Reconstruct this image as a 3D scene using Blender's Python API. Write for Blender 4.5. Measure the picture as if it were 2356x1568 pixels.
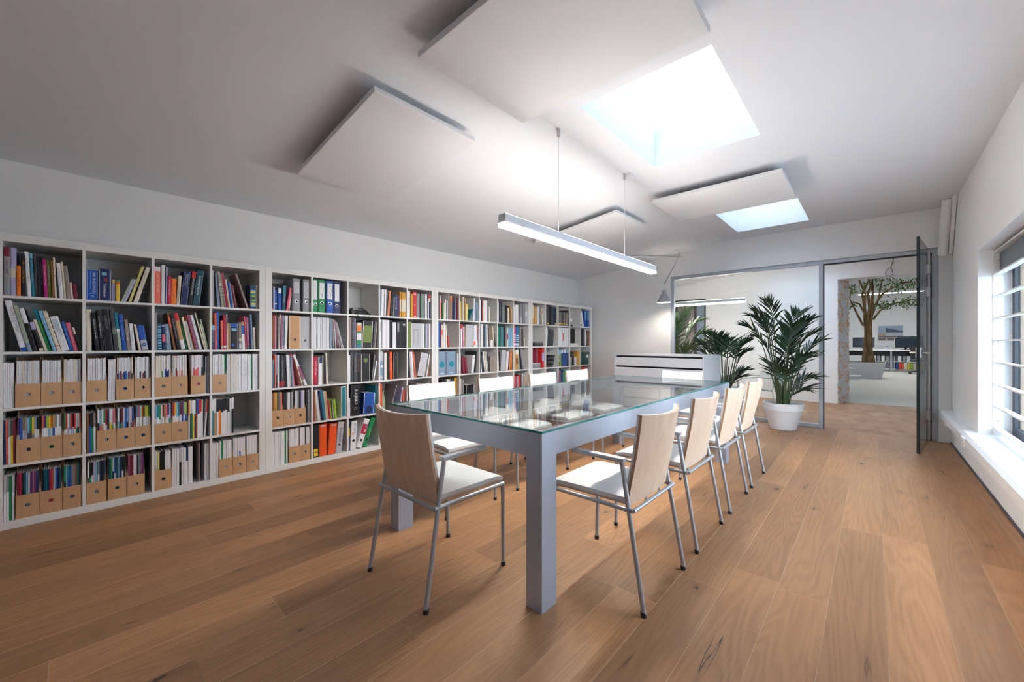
import bpy, bmesh, math, random
from mathutils import Vector, Matrix

# ------------------------------------------------------------------ scene, camera, light
S = bpy.context.scene
COL = S.collection
for o in list(bpy.data.objects):
    bpy.data.objects.remove(o)
S.view_settings.view_transform = 'Standard'
S.view_settings.look = 'None'
S.view_settings.gamma = 1.0
S.view_settings.use_curve_mapping = False
S.view_settings.exposure = 1.52
S.cycles.use_denoising = True
S.cycles.use_adaptive_sampling = True
S.cycles.adaptive_threshold = 0.15
S.cycles.adaptive_min_samples = 20
S.cycles.max_bounces = 7
S.cycles.diffuse_bounces = 4
S.cycles.glossy_bounces = 5
S.cycles.transmission_bounces = 6
S.cycles.transparent_max_bounces = 16
S.cycles.caustics_reflective = False
S.cycles.caustics_refractive = False
S.cycles.sample_clamp_indirect = 6.0

cam_d = bpy.data.cameras.new('camera')
cam = bpy.data.objects.new('camera', cam_d)
COL.objects.link(cam)
cam.location = (4.0033, -1.1594, 1.1655)
cam.rotation_euler = (math.pi / 2, 0, 0.7358)
cam_d.sensor_width = 36.0
cam_d.lens = 917.58 / 2356 * 36.0
cam_d.shift_y = 4.5 / 2356
cam_d.clip_start = 0.02
S.camera = cam

# overcast sky: pale blue overhead, whiter to the horizon
W = bpy.data.worlds.new('sky')
S.world = W
W.use_nodes = True
nt = W.node_tree
nt.nodes.clear()
wo = nt.nodes.new('ShaderNodeOutputWorld')
wb = nt.nodes.new('ShaderNodeBackground')
wt = nt.nodes.new('ShaderNodeTexCoord')
ws = nt.nodes.new('ShaderNodeSeparateXYZ')
wr = nt.nodes.new('ShaderNodeValToRGB')
nt.links.new(wt.outputs['Generated'], ws.inputs[0])
nt.links.new(ws.outputs['Z'], wr.inputs[0])
wr.color_ramp.elements[0].position = 0.0
wr.color_ramp.elements[0].color = (0.72, 0.85, 1.0, 1)
wr.color_ramp.elements[1].position = 1.0
wr.color_ramp.elements[1].color = (0.60, 0.77, 1.0, 1)
nt.links.new(wr.outputs[0], wb.inputs[0])
SKY = 4.4
wb.inputs[1].default_value = SKY
nt.links.new(wb.outputs[0], wo.inputs[0])

PEND = 44.0      # radiance of the pendant diffusers


def portal(name, loc, rot, sx, sy):
    ld = bpy.data.lights.new(name, 'AREA')
    ld.shape = 'RECTANGLE'
    ld.size, ld.size_y = sx, sy
    ld.cycles.is_portal = True
    lo = bpy.data.objects.new(name, ld)
    lo.location, lo.rotation_euler = loc, rot
    COL.objects.link(lo)
    return lo


SKY1 = (2.54, 3.365, 1.13, 2.37)
SKY2 = (2.56, 3.39, 4.19, 5.255)
ADDED_SKY0 = (2.55, 3.38, -1.93, -0.70)    # unseen roof light added in line with the row to brighten the shelves
ADDED_SKY3 = (2.56, 3.39, 6.2, 8.2)     # roof light added to brighten the corridor behind the glass
for i, s_ in enumerate((SKY1, SKY2, ADDED_SKY3, ADDED_SKY0)):
    portal('roof_light_portal', ((s_[0] + s_[1]) / 2, (s_[2] + s_[3]) / 2, 3.1), (0, 0, 0), s_[1] - s_[0], s_[3] - s_[2])
WINS = ((0.9, 4.138),)
WZ0, WZ1 = 0.385, 1.965
for a_, b_ in WINS:
    portal('window_portal', (5.02, (a_ + b_) / 2, (WZ0 + WZ1) / 2), (0, math.pi / 2, 0), WZ1 - WZ0, b_ - a_)
portal('office_portal', (4.0, 19.9, 4.05), (0, 0, 0), 5.0, 3.2)
portal('office_portal', (4.0, 14.0, 4.05), (0, 0, 0), 5.0, 1.2)

# ------------------------------------------------------------------ helpers
def hexc(h):
    v = [int(h[i:i + 2], 16) / 255 for i in (0, 2, 4)]
    return tuple((c / 12.92 if c <= 0.04045 else ((c + 0.055) / 1.055) ** 2.4) for c in v) + (1.0,)


MATS = {}


def mat(name, color, rough=0.5, metal=0.0, spec=0.5, emit=None, estr=0.0):
    if name in MATS:
        return MATS[name]
    m = bpy.data.materials.new(name)
    m.use_nodes = True
    b = m.node_tree.nodes['Principled BSDF']
    c = hexc(color) if isinstance(color, str) else tuple(color) + (1.0,)
    b.inputs['Base Color'].default_value = c
    b.inputs['Roughness'].default_value = rough
    b.inputs['Metallic'].default_value = metal
    b.inputs['Specular IOR Level'].default_value = spec
    if emit:
        b.inputs['Emission Color'].default_value = hexc(emit)
        b.inputs['Emission Strength'].default_value = estr
    MATS[name] = m
    return m


def nodes_of(m):
    return m.node_tree.nodes, m.node_tree.links, m.node_tree.nodes['Principled BSDF']


def add_bump(m, scale, strength, dist=0.002, detail=3):
    N, L, b = nodes_of(m)
    tc = N.new('ShaderNodeTexCoord')
    no = N.new('ShaderNodeTexNoise')
    no.inputs['Scale'].default_value = scale
    no.inputs['Detail'].default_value = detail
    bp = N.new('ShaderNodeBump')
    bp.inputs['Strength'].default_value = strength
    bp.inputs['Distance'].default_value = dist
    L.new(tc.outputs['Object'], no.inputs['Vector'])
    L.new(no.outputs['Fac'], bp.inputs['Height'])
    L.new(bp.outputs[0], b.inputs['Normal'])
    return m


def glass_mat(name, tint=(1, 1, 1), refl=1.0, rough=0.0, ior=1.5):
    m = bpy.data.materials.new(name)
    m.use_nodes = True
    N, L = m.node_tree.nodes, m.node_tree.links
    N.clear()
    out = N.new('ShaderNodeOutputMaterial')
    mix = N.new('ShaderNodeMixShader')
    tr = N.new('ShaderNodeBsdfTransparent')
    gl = N.new('ShaderNodeBsdfGlossy')
    fr = N.new('ShaderNodeFresnel')
    mu = N.new('ShaderNodeMath')
    mu.operation = 'MULTIPLY'
    mu.inputs[1].default_value = refl
    fr.inputs['IOR'].default_value = ior
    gl.inputs['Roughness'].default_value = rough
    tr.inputs[0].default_value = tuple(tint) + (1,)
    ge = N.new('ShaderNodeNewGeometry')
    mr = N.new('ShaderNodeMapRange')
    mr.inputs[3].default_value = ior
    mr.inputs[4].default_value = 1.0 / ior
    L.new(ge.outputs['Backfacing'], mr.inputs[0])
    L.new(mr.outputs[0], fr.inputs['IOR'])
    L.new(fr.outputs[0], mu.inputs[0])
    L.new(mu.outputs[0], mix.inputs[0])
    L.new(tr.outputs[0], mix.inputs[1])
    L.new(gl.outputs[0], mix.inputs[2])
    L.new(mix.outputs[0], out.inputs[0])
    MATS[name] = m
    return m


class MB:
    """collects faces, then links them as one mesh object"""

    def __init__(self):
        self.v, self.f, self.m, self.uv = [], [], [], {}

    def quad(self, pts, mi=0, uv=None):
        n = len(self.v)
        self.v += [tuple(p) for p in pts]
        if uv:
            self.uv[len(self.f)] = uv
        self.f.append(tuple(range(n, n + len(pts))))
        self.m.append(mi)

    def box(self, a, b, mi=0, top=None):
        x0, y0, z0 = a
        x1, y1, z1 = b
        n = len(self.v)
        self.v += [(x0, y0, z0), (x1, y0, z0), (x1, y1, z0), (x0, y1, z0), (x0, y0, z1), (x1, y0, z1), (x1, y1, z1), (x0, y1, z1)]
        for q in ((0, 3, 2, 1), (4, 5, 6, 7), (0, 1, 5, 4), (1, 2, 6, 5), (2, 3, 7, 6), (3, 0, 4, 7)):
            self.f.append(tuple(n + i for i in q))
            self.m.append(mi)
        return self

    def frustum(self, a, b, mi=0):
        """a, b: (x0,x1,y0,y1,z) rectangles"""
        n = len(self.v)
        for r in (a, b):
            self.v += [(r[0], r[2], r[4]), (r[1], r[2], r[4]), (r[1], r[3], r[4]), (r[0], r[3], r[4])]
        for q in ((0, 3, 2, 1), (4, 5, 6, 7), (0, 1, 5, 4), (1, 2, 6, 5), (2, 3, 7, 6), (3, 0, 4, 7)):
            self.f.append(tuple(n + i for i in q))
            self.m.append(mi)
        return self

    def tube(self, pts, r, seg=8, mi=0, cap=True):
        pts = [Vector(p) for p in pts]
        rs = r if isinstance(r, (list, tuple)) else [r] * len(pts)
        n0 = len(self.v)
        up = Vector((0, 0, 1))
        side = None
        for i, p in enumerate(pts):
            if i == 0:
                t = pts[1] - pts[0]
            elif i == len(pts) - 1:
                t = pts[-1] - pts[-2]
            else:
                t = (pts[i + 1] - pts[i]).normalized() + (pts[i] - pts[i - 1]).normalized()
            t.normalize()
            if side is None:
                side = t.cross(up) if abs(t.z) < 0.95 else t.cross(Vector((0, 1, 0)))
            side = (side - t * side.dot(t)).normalized()
            w = t.cross(side)
            for k in range(seg):
                a = 2 * math.pi * k / seg
                self.v.append(tuple(p + (side * math.cos(a) + w * math.sin(a)) * rs[i]))
        for i in range(len(pts) - 1):
            for k in range(seg):
                k2 = (k + 1) % seg
                a = n0 + i * seg
                self.f.append((a + k, a + k2, a + seg + k2, a + seg + k))
                self.m.append(mi)
        if cap:
            self.f.append(tuple(n0 + k for k in reversed(range(seg))))
            self.m.append(mi)
            e = n0 + (len(pts) - 1) * seg
            self.f.append(tuple(e + k for k in range(seg)))
            self.m.append(mi)
        return self

    def lathe(self, prof, c=(0, 0), seg=24, mi=0, axis='z', closed=False):
        n0 = len(self.v)
        for (r, z) in prof:
            for k in range(seg):
                a = 2 * math.pi * k / seg
                self.v.append((c[0] + r * math.cos(a), c[1] + r * math.sin(a), z))
        for i in range(len(prof) - 1):
            for k in range(seg):
                k2 = (k + 1) % seg
                a = n0 + i * seg
                self.f.append((a + k, a + k2, a + seg + k2, a + seg + k))
                self.m.append(mi)
        if not closed:
            self.f.append(tuple(n0 + k for k in reversed(range(seg))))
            self.m.append(mi)
            e = n0 + (len(prof) - 1) * seg
            self.f.append(tuple(e + k for k in range(seg)))
            self.m.append(mi)
        return self

    def mesh(self, name, mats):
        me = bpy.data.meshes.new(name)
        me.from_pydata(self.v, [], self.f)
        if not isinstance(mats, (list, tuple)):
            mats = [mats]
        for m in mats:
            me.materials.append(MATS[m] if isinstance(m, str) else m)
        me.polygons.foreach_set('material_index', self.m)
        if self.uv:
            ul = me.uv_layers.new(name='UVMap')
            for fi, uvs in self.uv.items():
                for li, uv in zip(me.polygons[fi].loop_indices, uvs):
                    ul.data[li].uv = uv
        me.update()
        return me

    def build(self, name, mats, parent=None, loc=None, rot=None, smooth=False, bevel=0.0, bseg=2):
        me = self.mesh(name, mats)
        o = bpy.data.objects.new(name, me)
        COL.objects.link(o)
        if parent is not None:
            o.parent = parent
        if loc is not None:
            o.location = loc
        if rot is not None:
            o.rotation_euler = rot
        if bevel:
            bm = bmesh.new()
            bm.from_mesh(me)
            bmesh.ops.bevel(bm, geom=list(bm.edges), offset=bevel, segments=bseg, profile=0.6, affect='EDGES')
            bm.to_mesh(me)
            bm.free()
        if smooth:
            for p in me.polygons:
                p.use_smooth = True
            me.set_sharp_from_angle(angle=math.radians(40))
        return o


def empty(name, loc=(0, 0, 0), rz=0.0, parent=None):
    o = bpy.data.objects.new(name, None)
    o.location = loc
    o.rotation_euler = (0, 0, rz)
    o.empty_display_size = 0.1
    if parent is not None:
        o.parent = parent
    COL.objects.link(o)
    return o


def tag(o, label=None, cat=None, group=None, kind=None):
    if label:
        o['label'] = label
    if cat:
        o['category'] = cat
    if group:
        o['group'] = group
    if kind:
        o['kind'] = kind
    return o


def struct(o, label=None):
    o['kind'] = 'structure'
    if label:
        o['label'] = label
    return o


def copy_tree(o, parent=None):
    kids = list(o.children)
    c = o.copy()
    COL.objects.link(c)
    c.parent = parent
    for ch in kids:
        copy_tree(ch, c)
    return c


def text_mesh(name, txt, size, material, parent, mtx, align='LEFT', xs=1.0, bold=0.0):
    cu = bpy.data.curves.new('lettering', 'FONT')
    cu.body = txt
    cu.size = size
    cu.align_x = align
    cu.align_y = 'CENTER'
    cu.extrude = 0.0
    cu.offset = bold
    cu.resolution_u = 2
    to = bpy.data.objects.new('lettering', cu)
    COL.objects.link(to)
    dg = bpy.context.evaluated_depsgraph_get()
    me = bpy.data.meshes.new_from_object(to.evaluated_get(dg))
    bpy.data.objects.remove(to)
    me.materials.clear()
    me.materials.append(MATS[material] if isinstance(material, str) else material)
    me.transform(mtx @ Matrix.Diagonal((xs, 1, 1, 1)))
    o = bpy.data.objects.new(name, me)
    COL.objects.link(o)
    o.parent = parent
    return o


# ------------------------------------------------------------------ materials
add_bump(mat('wall_paint', (0.80, 0.80, 0.80), 0.9, spec=0.2), 35, 0.12, 0.003)
add_bump(mat('ceiling_paint', (0.785, 0.805, 0.845), 0.95, spec=0.1), 22, 0.10, 0.003)
mat('acoustic_panel', (0.77, 0.775, 0.79), 0.95, spec=0.1)
add_bump(mat('white_lacquer', (0.78, 0.78, 0.77), 0.45), 60, 0.03, 0.001)
mat('white_gloss', (0.80, 0.81, 0.82), 0.35)
mat('shelf_white', (0.76, 0.755, 0.735), 0.5)
mat('cabinet_white', (0.57, 0.58, 0.61), 0.4)
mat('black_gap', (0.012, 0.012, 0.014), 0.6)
mat('frame_grey', (0.46, 0.50, 0.56), 0.45, 0.2)
mat('frame_dark', (0.03, 0.035, 0.045), 0.5)
mat('steel', (0.55, 0.55, 0.56), 0.3, 0.9)
mat('chrome', (0.7, 0.7, 0.7), 0.15, 1.0)
mat('rubber', (0.015, 0.015, 0.017), 0.6)
mat('cable_white', (0.7, 0.7, 0.7), 0.5)
mat('cable_black', (0.02, 0.02, 0.02), 0.5)
mat('tube_silver', (0.40, 0.42, 0.46), 0.38, 0.55)
mat('arm_silver', (0.50, 0.53, 0.57), 0.45, 0.35)
mat('upholstery', (0.76, 0.755, 0.75), 0.55, spec=0.4)
mat('pot_white', (0.72, 0.71, 0.72), 0.55)
mat('soil', (0.05, 0.035, 0.025), 0.95)
mat('lamp_lit', (0.9, 0.9, 0.9), 0.6, emit='fff8f0', estr=PEND)
mat('lamp_top_lit', (0.9, 0.9, 0.9), 0.6, emit='fff6ec', estr=PEND * 0.12)
mat('lamp_housing', (0.66, 0.69, 0.74), 0.5)
mat('bulb_lit', (0.9, 0.9, 0.9), 0.6, emit='fff1dd', estr=160.0)
mat('office_lamp_lit', (0.9, 0.9, 0.9), 0.6, emit='fff2e2', estr=40.0)
mat('lampshade_grey', (0.42, 0.44, 0.47), 0.4, 0.5)
mat('paper', (0.78, 0.75, 0.69), 0.9)
mat('office_floor', (0.36, 0.335, 0.30), 0.5)
mat('ground_paving', (0.42, 0.41, 0.40), 0.9)
mat('monitor_black', (0.012, 0.013, 0.016), 0.25)
mat('screen_dark', (0.02, 0.03, 0.045), 0.15)
mat('wire_green', (0.45, 0.55, 0.52), 0.4, 0.3)
mat('groove', (0.46, 0.32, 0.21), 0.9)
glass_mat('corridor_glass', (0.70, 0.75, 0.80), 1.0)  # glazing of the added corridor roof light, tinted to cool its light
glass_mat('roof_glass', (0.78, 0.74, 0.68), 1.0)  # glazing of the added office openings, tinted to warm their light
glass_mat('glass_clear', (0.97, 0.985, 0.98), 1.0)
glass_mat('glass_partition', (0.95, 0.965, 0.96), 1.0)
glass_mat('glass_table', (0.97, 0.99, 0.98), 1.0)
glass_mat('glass_door', (0.90, 0.93, 0.93), 1.0)
mat('glass_edge', (0.02, 0.22, 0.19), 0.1)
mat('door_edge', (0.01, 0.02, 0.022), 0.2)

# opal acrylic of the roof lights: part clear, part diffusing
m = bpy.data.materials.new('opal_acrylic')
m.use_nodes = True
N, L = m.node_tree.nodes, m.node_tree.links
N.clear()
out = N.new('ShaderNodeOutputMaterial')
mx = N.new('ShaderNodeMixShader')
tr = N.new('ShaderNodeBsdfTransparent')
tl = N.new('ShaderNodeBsdfTranslucent')
tl.inputs[0].default_value = (0.36, 0.375, 0.40, 1)
tr.inputs[0].default_value = (0.17, 0.175, 0.188, 1)
mx.inputs[0].default_value = 0.45
L.new(tr.outputs[0], mx.inputs[1])
L.new(tl.outputs[0], mx.inputs[2])
L.new(mx.outputs[0], out.inputs[0])
MATS['opal_acrylic'] = m


def ramp(N, pts):
    r = N.new('ShaderNodeValToRGB')
    els = r.color_ramp.elements
    els[0].position, els[0].color = pts[0]
    els[1].position, els[1].color = pts[-1]
    for p, c in pts[1:-1]:
        e = els.new(p)
        e.color = c
    return r


# oak: grain along the board (object Y), tone per board, knots and dark cracks
def oak_material(name, light, mid, dark, rough=0.42):
    m = mat(name, (0.4, 0.25, 0.13), rough)
    N, L, b = nodes_of(m)
    oi = N.new('ShaderNodeObjectInfo')
    geo = N.new('ShaderNodeNewGeometry')
    cmb = N.new('ShaderNodeCombineXYZ')
    mul = N.new('ShaderNodeMath'); mul.operation = 'MULTIPLY'; mul.inputs[1].default_value = 37.0
    L.new(oi.outputs['Random'], mul.inputs[0])
    L.new(mul.outputs[0], cmb.inputs[0]); L.new(mul.outputs[0], cmb.inputs[1]); L.new(mul.outputs[0], cmb.inputs[2])
    add = N.new('ShaderNodeVectorMath'); add.operation = 'ADD'
    L.new(geo.outputs['Position'], add.inputs[0]); L.new(cmb.outputs[0], add.inputs[1])

    def mapped(sx, sy, sz):
        mp = N.new('ShaderNodeMapping')
        mp.inputs['Scale'].default_value = (sx, sy, sz)
        L.new(add.outputs[0], mp.inputs['Vector'])
        return mp

    def noise(mp, scale, detail, dist=0.0, rough=0.5):
        n = N.new('ShaderNodeTexNoise')
        n.inputs['Scale'].default_value = scale
        n.inputs['Detail'].default_value = detail
        n.inputs['Distortion'].default_value = dist
        n.inputs['Roughness'].default_value = rough
        L.new(mp.outputs[0], n.inputs['Vector'])
        return n

    broad = noise(mapped(5.0, 0.45, 5.0), 1.0, 2, 0.5)            # cathedral figure
    wave = N.new('ShaderNodeMath'); wave.operation = 'MULTIPLY'; wave.inputs[1].default_value = 120.0
    L.new(broad.outputs['Fac'], wave.inputs[0])
    sn = N.new('ShaderNodeMath'); sn.operation = 'SINE'
    L.new(wave.outputs[0], sn.inputs[0])
    sn2 = N.new('ShaderNodeMath'); sn2.operation = 'MULTIPLY_ADD'; sn2.inputs[1].default_value = 0.5; sn2.inputs[2].default_value = 0.5
    L.new(sn.outputs[0], sn2.inputs[0])
    fine = noise(mapped(120, 2.6, 120), 1.0, 4)
    patch = noise(mapped(2.2, 0.9, 2.2), 1.0, 2)
    f1 = N.new('ShaderNodeMath'); f1.operation = 'MULTIPLY'; f1.inputs[1].default_value = 0.17
    L.new(sn2.outputs[0], f1.inputs[0])
    f2 = N.new('ShaderNodeMath'); f2.operation = 'MULTIPLY_ADD'; f2.inputs[1].default_value = 0.42
    L.new(fine.outputs['Fac'], f2.inputs[0]); L.new(f1.outputs[0], f2.inputs[2])
    f3 = N.new('ShaderNodeMath'); f3.operation = 'MULTIPLY_ADD'; f3.inputs[1].default_value = 0.55
    L.new(patch.outputs['Fac'], f3.inputs[0]); L.new(f2.outputs[0], f3.inputs[2])
    rp = ramp(N, [(0.18, dark), (0.55, mid), (0.95, light)])
    L.new(f3.outputs[0], rp.inputs[0])
    # tone per board
    hv = N.new('ShaderNodeHueSaturation')
    vv = N.new('ShaderNodeMapRange'); vv.inputs[3].default_value = 0.78; vv.inputs[4].default_value = 1.14
    L.new(oi.outputs['Random'], vv.inputs[0]); L.new(vv.outputs[0], hv.inputs['Value'])
    L.new(rp.outputs[0], hv.inputs['Color'])
    # knots
    vo = N.new('ShaderNodeTexVoronoi'); vo.inputs['Scale'].default_value = 1.0
    wob = noise(mapped(30, 14, 30), 1.0, 4)
    mpk = mapped(3.4, 1.7, 3.4)
    wv = N.new('ShaderNodeVectorMath'); wv.operation = 'MULTIPLY_ADD'; wv.inputs[1].default_value = (0.16, 0.16, 0.16)
    L.new(wob.outputs['Color'], wv.inputs[0]); L.new(mpk.outputs[0], wv.inputs[2])
    L.new(wv.outputs[0], vo.inputs['Vector'])
    kr = ramp(N, [(0.0, (1, 1, 1, 1)), (0.045, (0.9, 0.9, 0.9, 1)), (0.065, (0.22, 0.22, 0.22, 1)), (0.15, (0, 0, 0, 1))])
    L.new(vo.outputs['Distance'], kr.inputs[0])
    # cracks: thin dark streaks
    cr = noise(mapped(13, 0.8, 13), 1.0, 3, 0.2, 0.5)
    sb = N.new('ShaderNodeMath'); sb.operation = 'SUBTRACT'; sb.inputs[1].default_value = 0.5
    ab = N.new('ShaderNodeMath'); ab.operation = 'ABSOLUTE'
    L.new(cr.outputs['Fac'], sb.inputs[0]); L.new(sb.outputs[0], ab.inputs[0])
    crr = ramp(N, [(0.004, (1, 1, 1, 1)), (0.012, (0, 0, 0, 1))])
    L.new(ab.outputs[0], crr.inputs[0])
    gate = noise(mapped(4.2, 2.4, 4.2), 1.0, 1)
    gr = ramp(N, [(0.655, (0, 0, 0, 1)), (0.70, (1, 1, 1, 1))])
    L.new(gate.outputs['Fac'], gr.inputs[0])
    cg = N.new('ShaderNodeMath'); cg.operation = 'MULTIPLY'
    L.new(crr.outputs[0], cg.inputs[0]); L.new(gr.outputs[0], cg.inputs[1])
    mxm = N.new('ShaderNodeMath'); mxm.operation = 'MAXIMUM'
    L.new(cg.outputs[0], mxm.inputs[0]); L.new(kr.outputs[0], mxm.inputs[1])
    mxm2 = N.new('ShaderNodeMath'); mxm2.operation = 'MULTIPLY'; mxm2.inputs[1].default_value = 0.93
    L.new(mxm.outputs[0], mxm2.inputs[0])
    mixc = N.new('ShaderNodeMix'); mixc.data_type = 'RGBA'
    L.new(mxm2.outputs[0], mixc.inputs['Factor'])
    L.new(hv.outputs[0], mixc.inputs['A'])
    mixc.inputs['B'].default_value = (0.030, 0.018, 0.012, 1)
    L.new(mixc.outputs['Result'], b.inputs['Base Color'])
    bp = N.new('ShaderNodeBump'); bp.inputs['Strength'].default_value = 0.12; bp.inputs['Distance'].default_value = 0.001
    L.new(f2.outputs[0], bp.inputs['Height']); L.new(bp.outputs[0], b.inputs['Normal'])
    return m


oak_material('oak', (0.47, 0.245, 0.115, 1), (0.365, 0.180, 0.078, 1), (0.23, 0.102, 0.041, 1), 0.48)
mat('oak_edge', (0.56, 0.38, 0.25), 0.6)


def veneer(name, c1, c2, sx=30, sy=30, sz=1.4, rough=0.45):
    m = mat(name, c1, rough)
    N, L, b = nodes_of(m)
    tc = N.new('ShaderNodeTexCoord')
    mp = N.new('ShaderNodeMapping'); mp.inputs['Scale'].default_value = (sx, sy, sz)
    no = N.new('ShaderNodeTexNoise'); no.inputs['Scale'].default_value = 1.0; no.inputs['Detail'].default_value = 4; no.inputs['Distortion'].default_value = 0.6
    r = ramp(N, [(0.3, tuple(c1) + (1,)), (0.7, tuple(c2) + (1,))])
    L.new(tc.outputs['Object'], mp.inputs[0]); L.new(mp.outputs[0], no.inputs['Vector'])
    L.new(no.outputs['Fac'], r.inputs[0]); L.new(r.outputs[0], b.inputs['Base Color'])
    return m


veneer('birch_ply', (0.60, 0.43, 0.305), (0.69, 0.52, 0.39))
veneer('ply_edge', (0.42, 0.25, 0.14), (0.52, 0.33, 0.20))
veneer('file_ply', (0.50, 0.29, 0.145), (0.60, 0.37, 0.195), 14, 14, 3)
# painted aluminium of the table with a faint brushed grain
m = mat('table_silver', (0.46, 0.49, 0.55), 0.42, 0.45)
N, L, b = nodes_of(m)
tc = N.new('ShaderNodeTexCoord'); no = N.new('ShaderNodeTexNoise'); no.inputs['Scale'].default_value = 180; no.inputs['Detail'].default_value = 2
r = ramp(N, [(0.3, (0.40, 0.45, 0.545, 1)), (0.7, (0.415, 0.465, 0.56, 1))])
L.new(tc.outputs['Object'], no.inputs['Vector']); L.new(no.outputs['Fac'], r.inputs[0]); L.new(r.outputs[0], b.inputs['Base Color'])
# palm leaves; the corridor palm's brighter green has the lamp's light put in
for nm, c1, c2 in (('palm_leaf', (0.006, 0.026, 0.012), (0.022, 0.065, 0.022)), ('palm_leaf_lit', (0.02, 0.07, 0.015), (0.09, 0.20, 0.03)), ('tree_leaf', (0.03, 0.09, 0.015), (0.12, 0.26, 0.04))):
    m = mat(nm, c1, 0.42)
    N, L, b = nodes_of(m)
    tc = N.new('ShaderNodeTexCoord'); no = N.new('ShaderNodeTexNoise'); no.inputs['Scale'].default_value = 5; no.inputs['Detail'].default_value = 3
    r = ramp(N, [(0.35, tuple(c1) + (1,)), (0.7, tuple(c2) + (1,))])
    L.new(tc.outputs['Object'], no.inputs['Vector']); L.new(no.outputs['Fac'], r.inputs[0]); L.new(r.outputs[0], b.inputs['Base Color'])
mat('palm_stem', (0.055, 0.085, 0.03), 0.5)
# bark
m = mat('bark', (0.2, 0.12, 0.06), 0.9)
N, L, b = nodes_of(m)
tc = N.new('ShaderNodeTexCoord'); mp = N.new('ShaderNodeMapping'); mp.inputs['Scale'].default_value = (9, 9, 1.6)
no = N.new('ShaderNodeTexNoise'); no.inputs['Scale'].default_value = 1.6; no.inputs['Detail'].default_value = 5
r = ramp(N, [(0.35, (0.09, 0.05, 0.025, 1)), (0.6, (0.28, 0.17, 0.08, 1)), (0.8, (0.45, 0.31, 0.17, 1))])
L.new(tc.outputs['Object'], mp.inputs[0]); L.new(mp.outputs[0], no.inputs['Vector']); L.new(no.outputs['Fac'], r.inputs[0]); L.new(r.outputs[0], b.inputs['Base Color'])
# bare plaster and rusty curls on the cut wall end
m = mat('raw_plaster', (0.5, 0.5, 0.5), 0.95)
N, L, b = nodes_of(m)
tc = N.new('ShaderNodeTexCoord'); n1 = N.new('ShaderNodeTexNoise'); n1.inputs['Scale'].default_value = 3.2; n1.inputs['Detail'].default_value = 2; n1.inputs['Distortion'].default_value = 2.2
r1 = ramp(N, [(0.42, (0.62, 0.63, 0.64, 1)), (0.485, (0.62, 0.62, 0.62, 1)), (0.51, (0.52, 0.30, 0.15, 1)), (0.54, (0.62, 0.43, 0.28, 1)), (0.60, (0.64, 0.62, 0.59, 1))])
n2 = N.new('ShaderNodeTexNoise'); n2.inputs['Scale'].default_value = 30
bp = N.new('ShaderNodeBump'); bp.inputs['Strength'].default_value = 0.6; bp.inputs['Distance'].default_value = 0.02
L.new(tc.outputs['Object'], n1.inputs['Vector']); L.new(n1.outputs['Fac'], r1.inputs[0]); L.new(r1.outputs[0], b.inputs['Base Color'])
L.new(tc.outputs['Object'], n2.inputs['Vector']); L.new(n2.outputs['Fac'], bp.inputs['Height']); L.new(bp.outputs[0], b.inputs['Normal'])

# ------------------------------------------------------------------ the room shell
XL, XR, YB, YF, YN = -0.40, 4.68, 5.70, 8.72, -3.2
ZR, XRIDGE, ZL = 2.755, 2.27, 2.42
YT = 9.09


def zceil(x):
    return ZR if x >= XRIDGE else ZL + (x - XL) * (ZR - ZL) / (XRIDGE - XL)


YPL = YB + 0.05
fl = struct(MB().box((XL - 0.3, YN, -0.12), (XR + 0.02, YPL, -0.0205)).build('floor', 'groove'), 'oak plank floor with knots and dark cracks')
rng = random.Random(5)
PW = 0.19
plank_meshes = {}
x = 3.285 - PW * 20
while x < XR - 0.001:
    x0, x1 = max(x, XL), min(x + PW, XR)
    if x1 - x0 > 0.01:
        y = YN - rng.uniform(0, 1.8)
        while y < YPL:
            ln = rng.choice((1.85, 2.2, 2.2, 2.4))
            y0, y1 = max(y, YN), min(y + ln, YPL)
            if y1 - y0 > 0.05:
                key = (round(x1 - x0, 4), round(y1 - y0, 4))
                if key not in plank_meshes:
                    g, c = 0.0002, 0.0007
                    w, l = key
                    b = MB()
                    b.v = [(g, g, -0.02), (w - g, g, -0.02), (w - g, l - g, -0.02), (g, l - g, -0.02),
                           (g, g, -c), (w - g, g, -c), (w - g, l - g, -c), (g, l - g, -c),
                           (g + c, g + c, 0), (w - g - c, g + c, 0), (w - g - c, l - g - c, 0), (g + c, l - g - c, 0)]
                    b.f = [(0, 1, 5, 4), (1, 2, 6, 5), (2, 3, 7, 6), (3, 0, 4, 7), (4, 5, 9, 8), (5, 6, 10, 9), (6, 7, 11, 10), (7, 4, 8, 11), (8, 9, 10, 11)]
                    b.m = [0, 0, 0, 0, 1, 1, 1, 1, 0]
                    plank_meshes[key] = b.mesh('plank', ['oak', 'oak_edge'])
                o = bpy.data.objects.new('plank', plank_meshes[key])
                o.location = (x0, y0, 0)
                COL.objects.link(o)
                o.parent = fl
            y += ln
    x += PW

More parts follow.
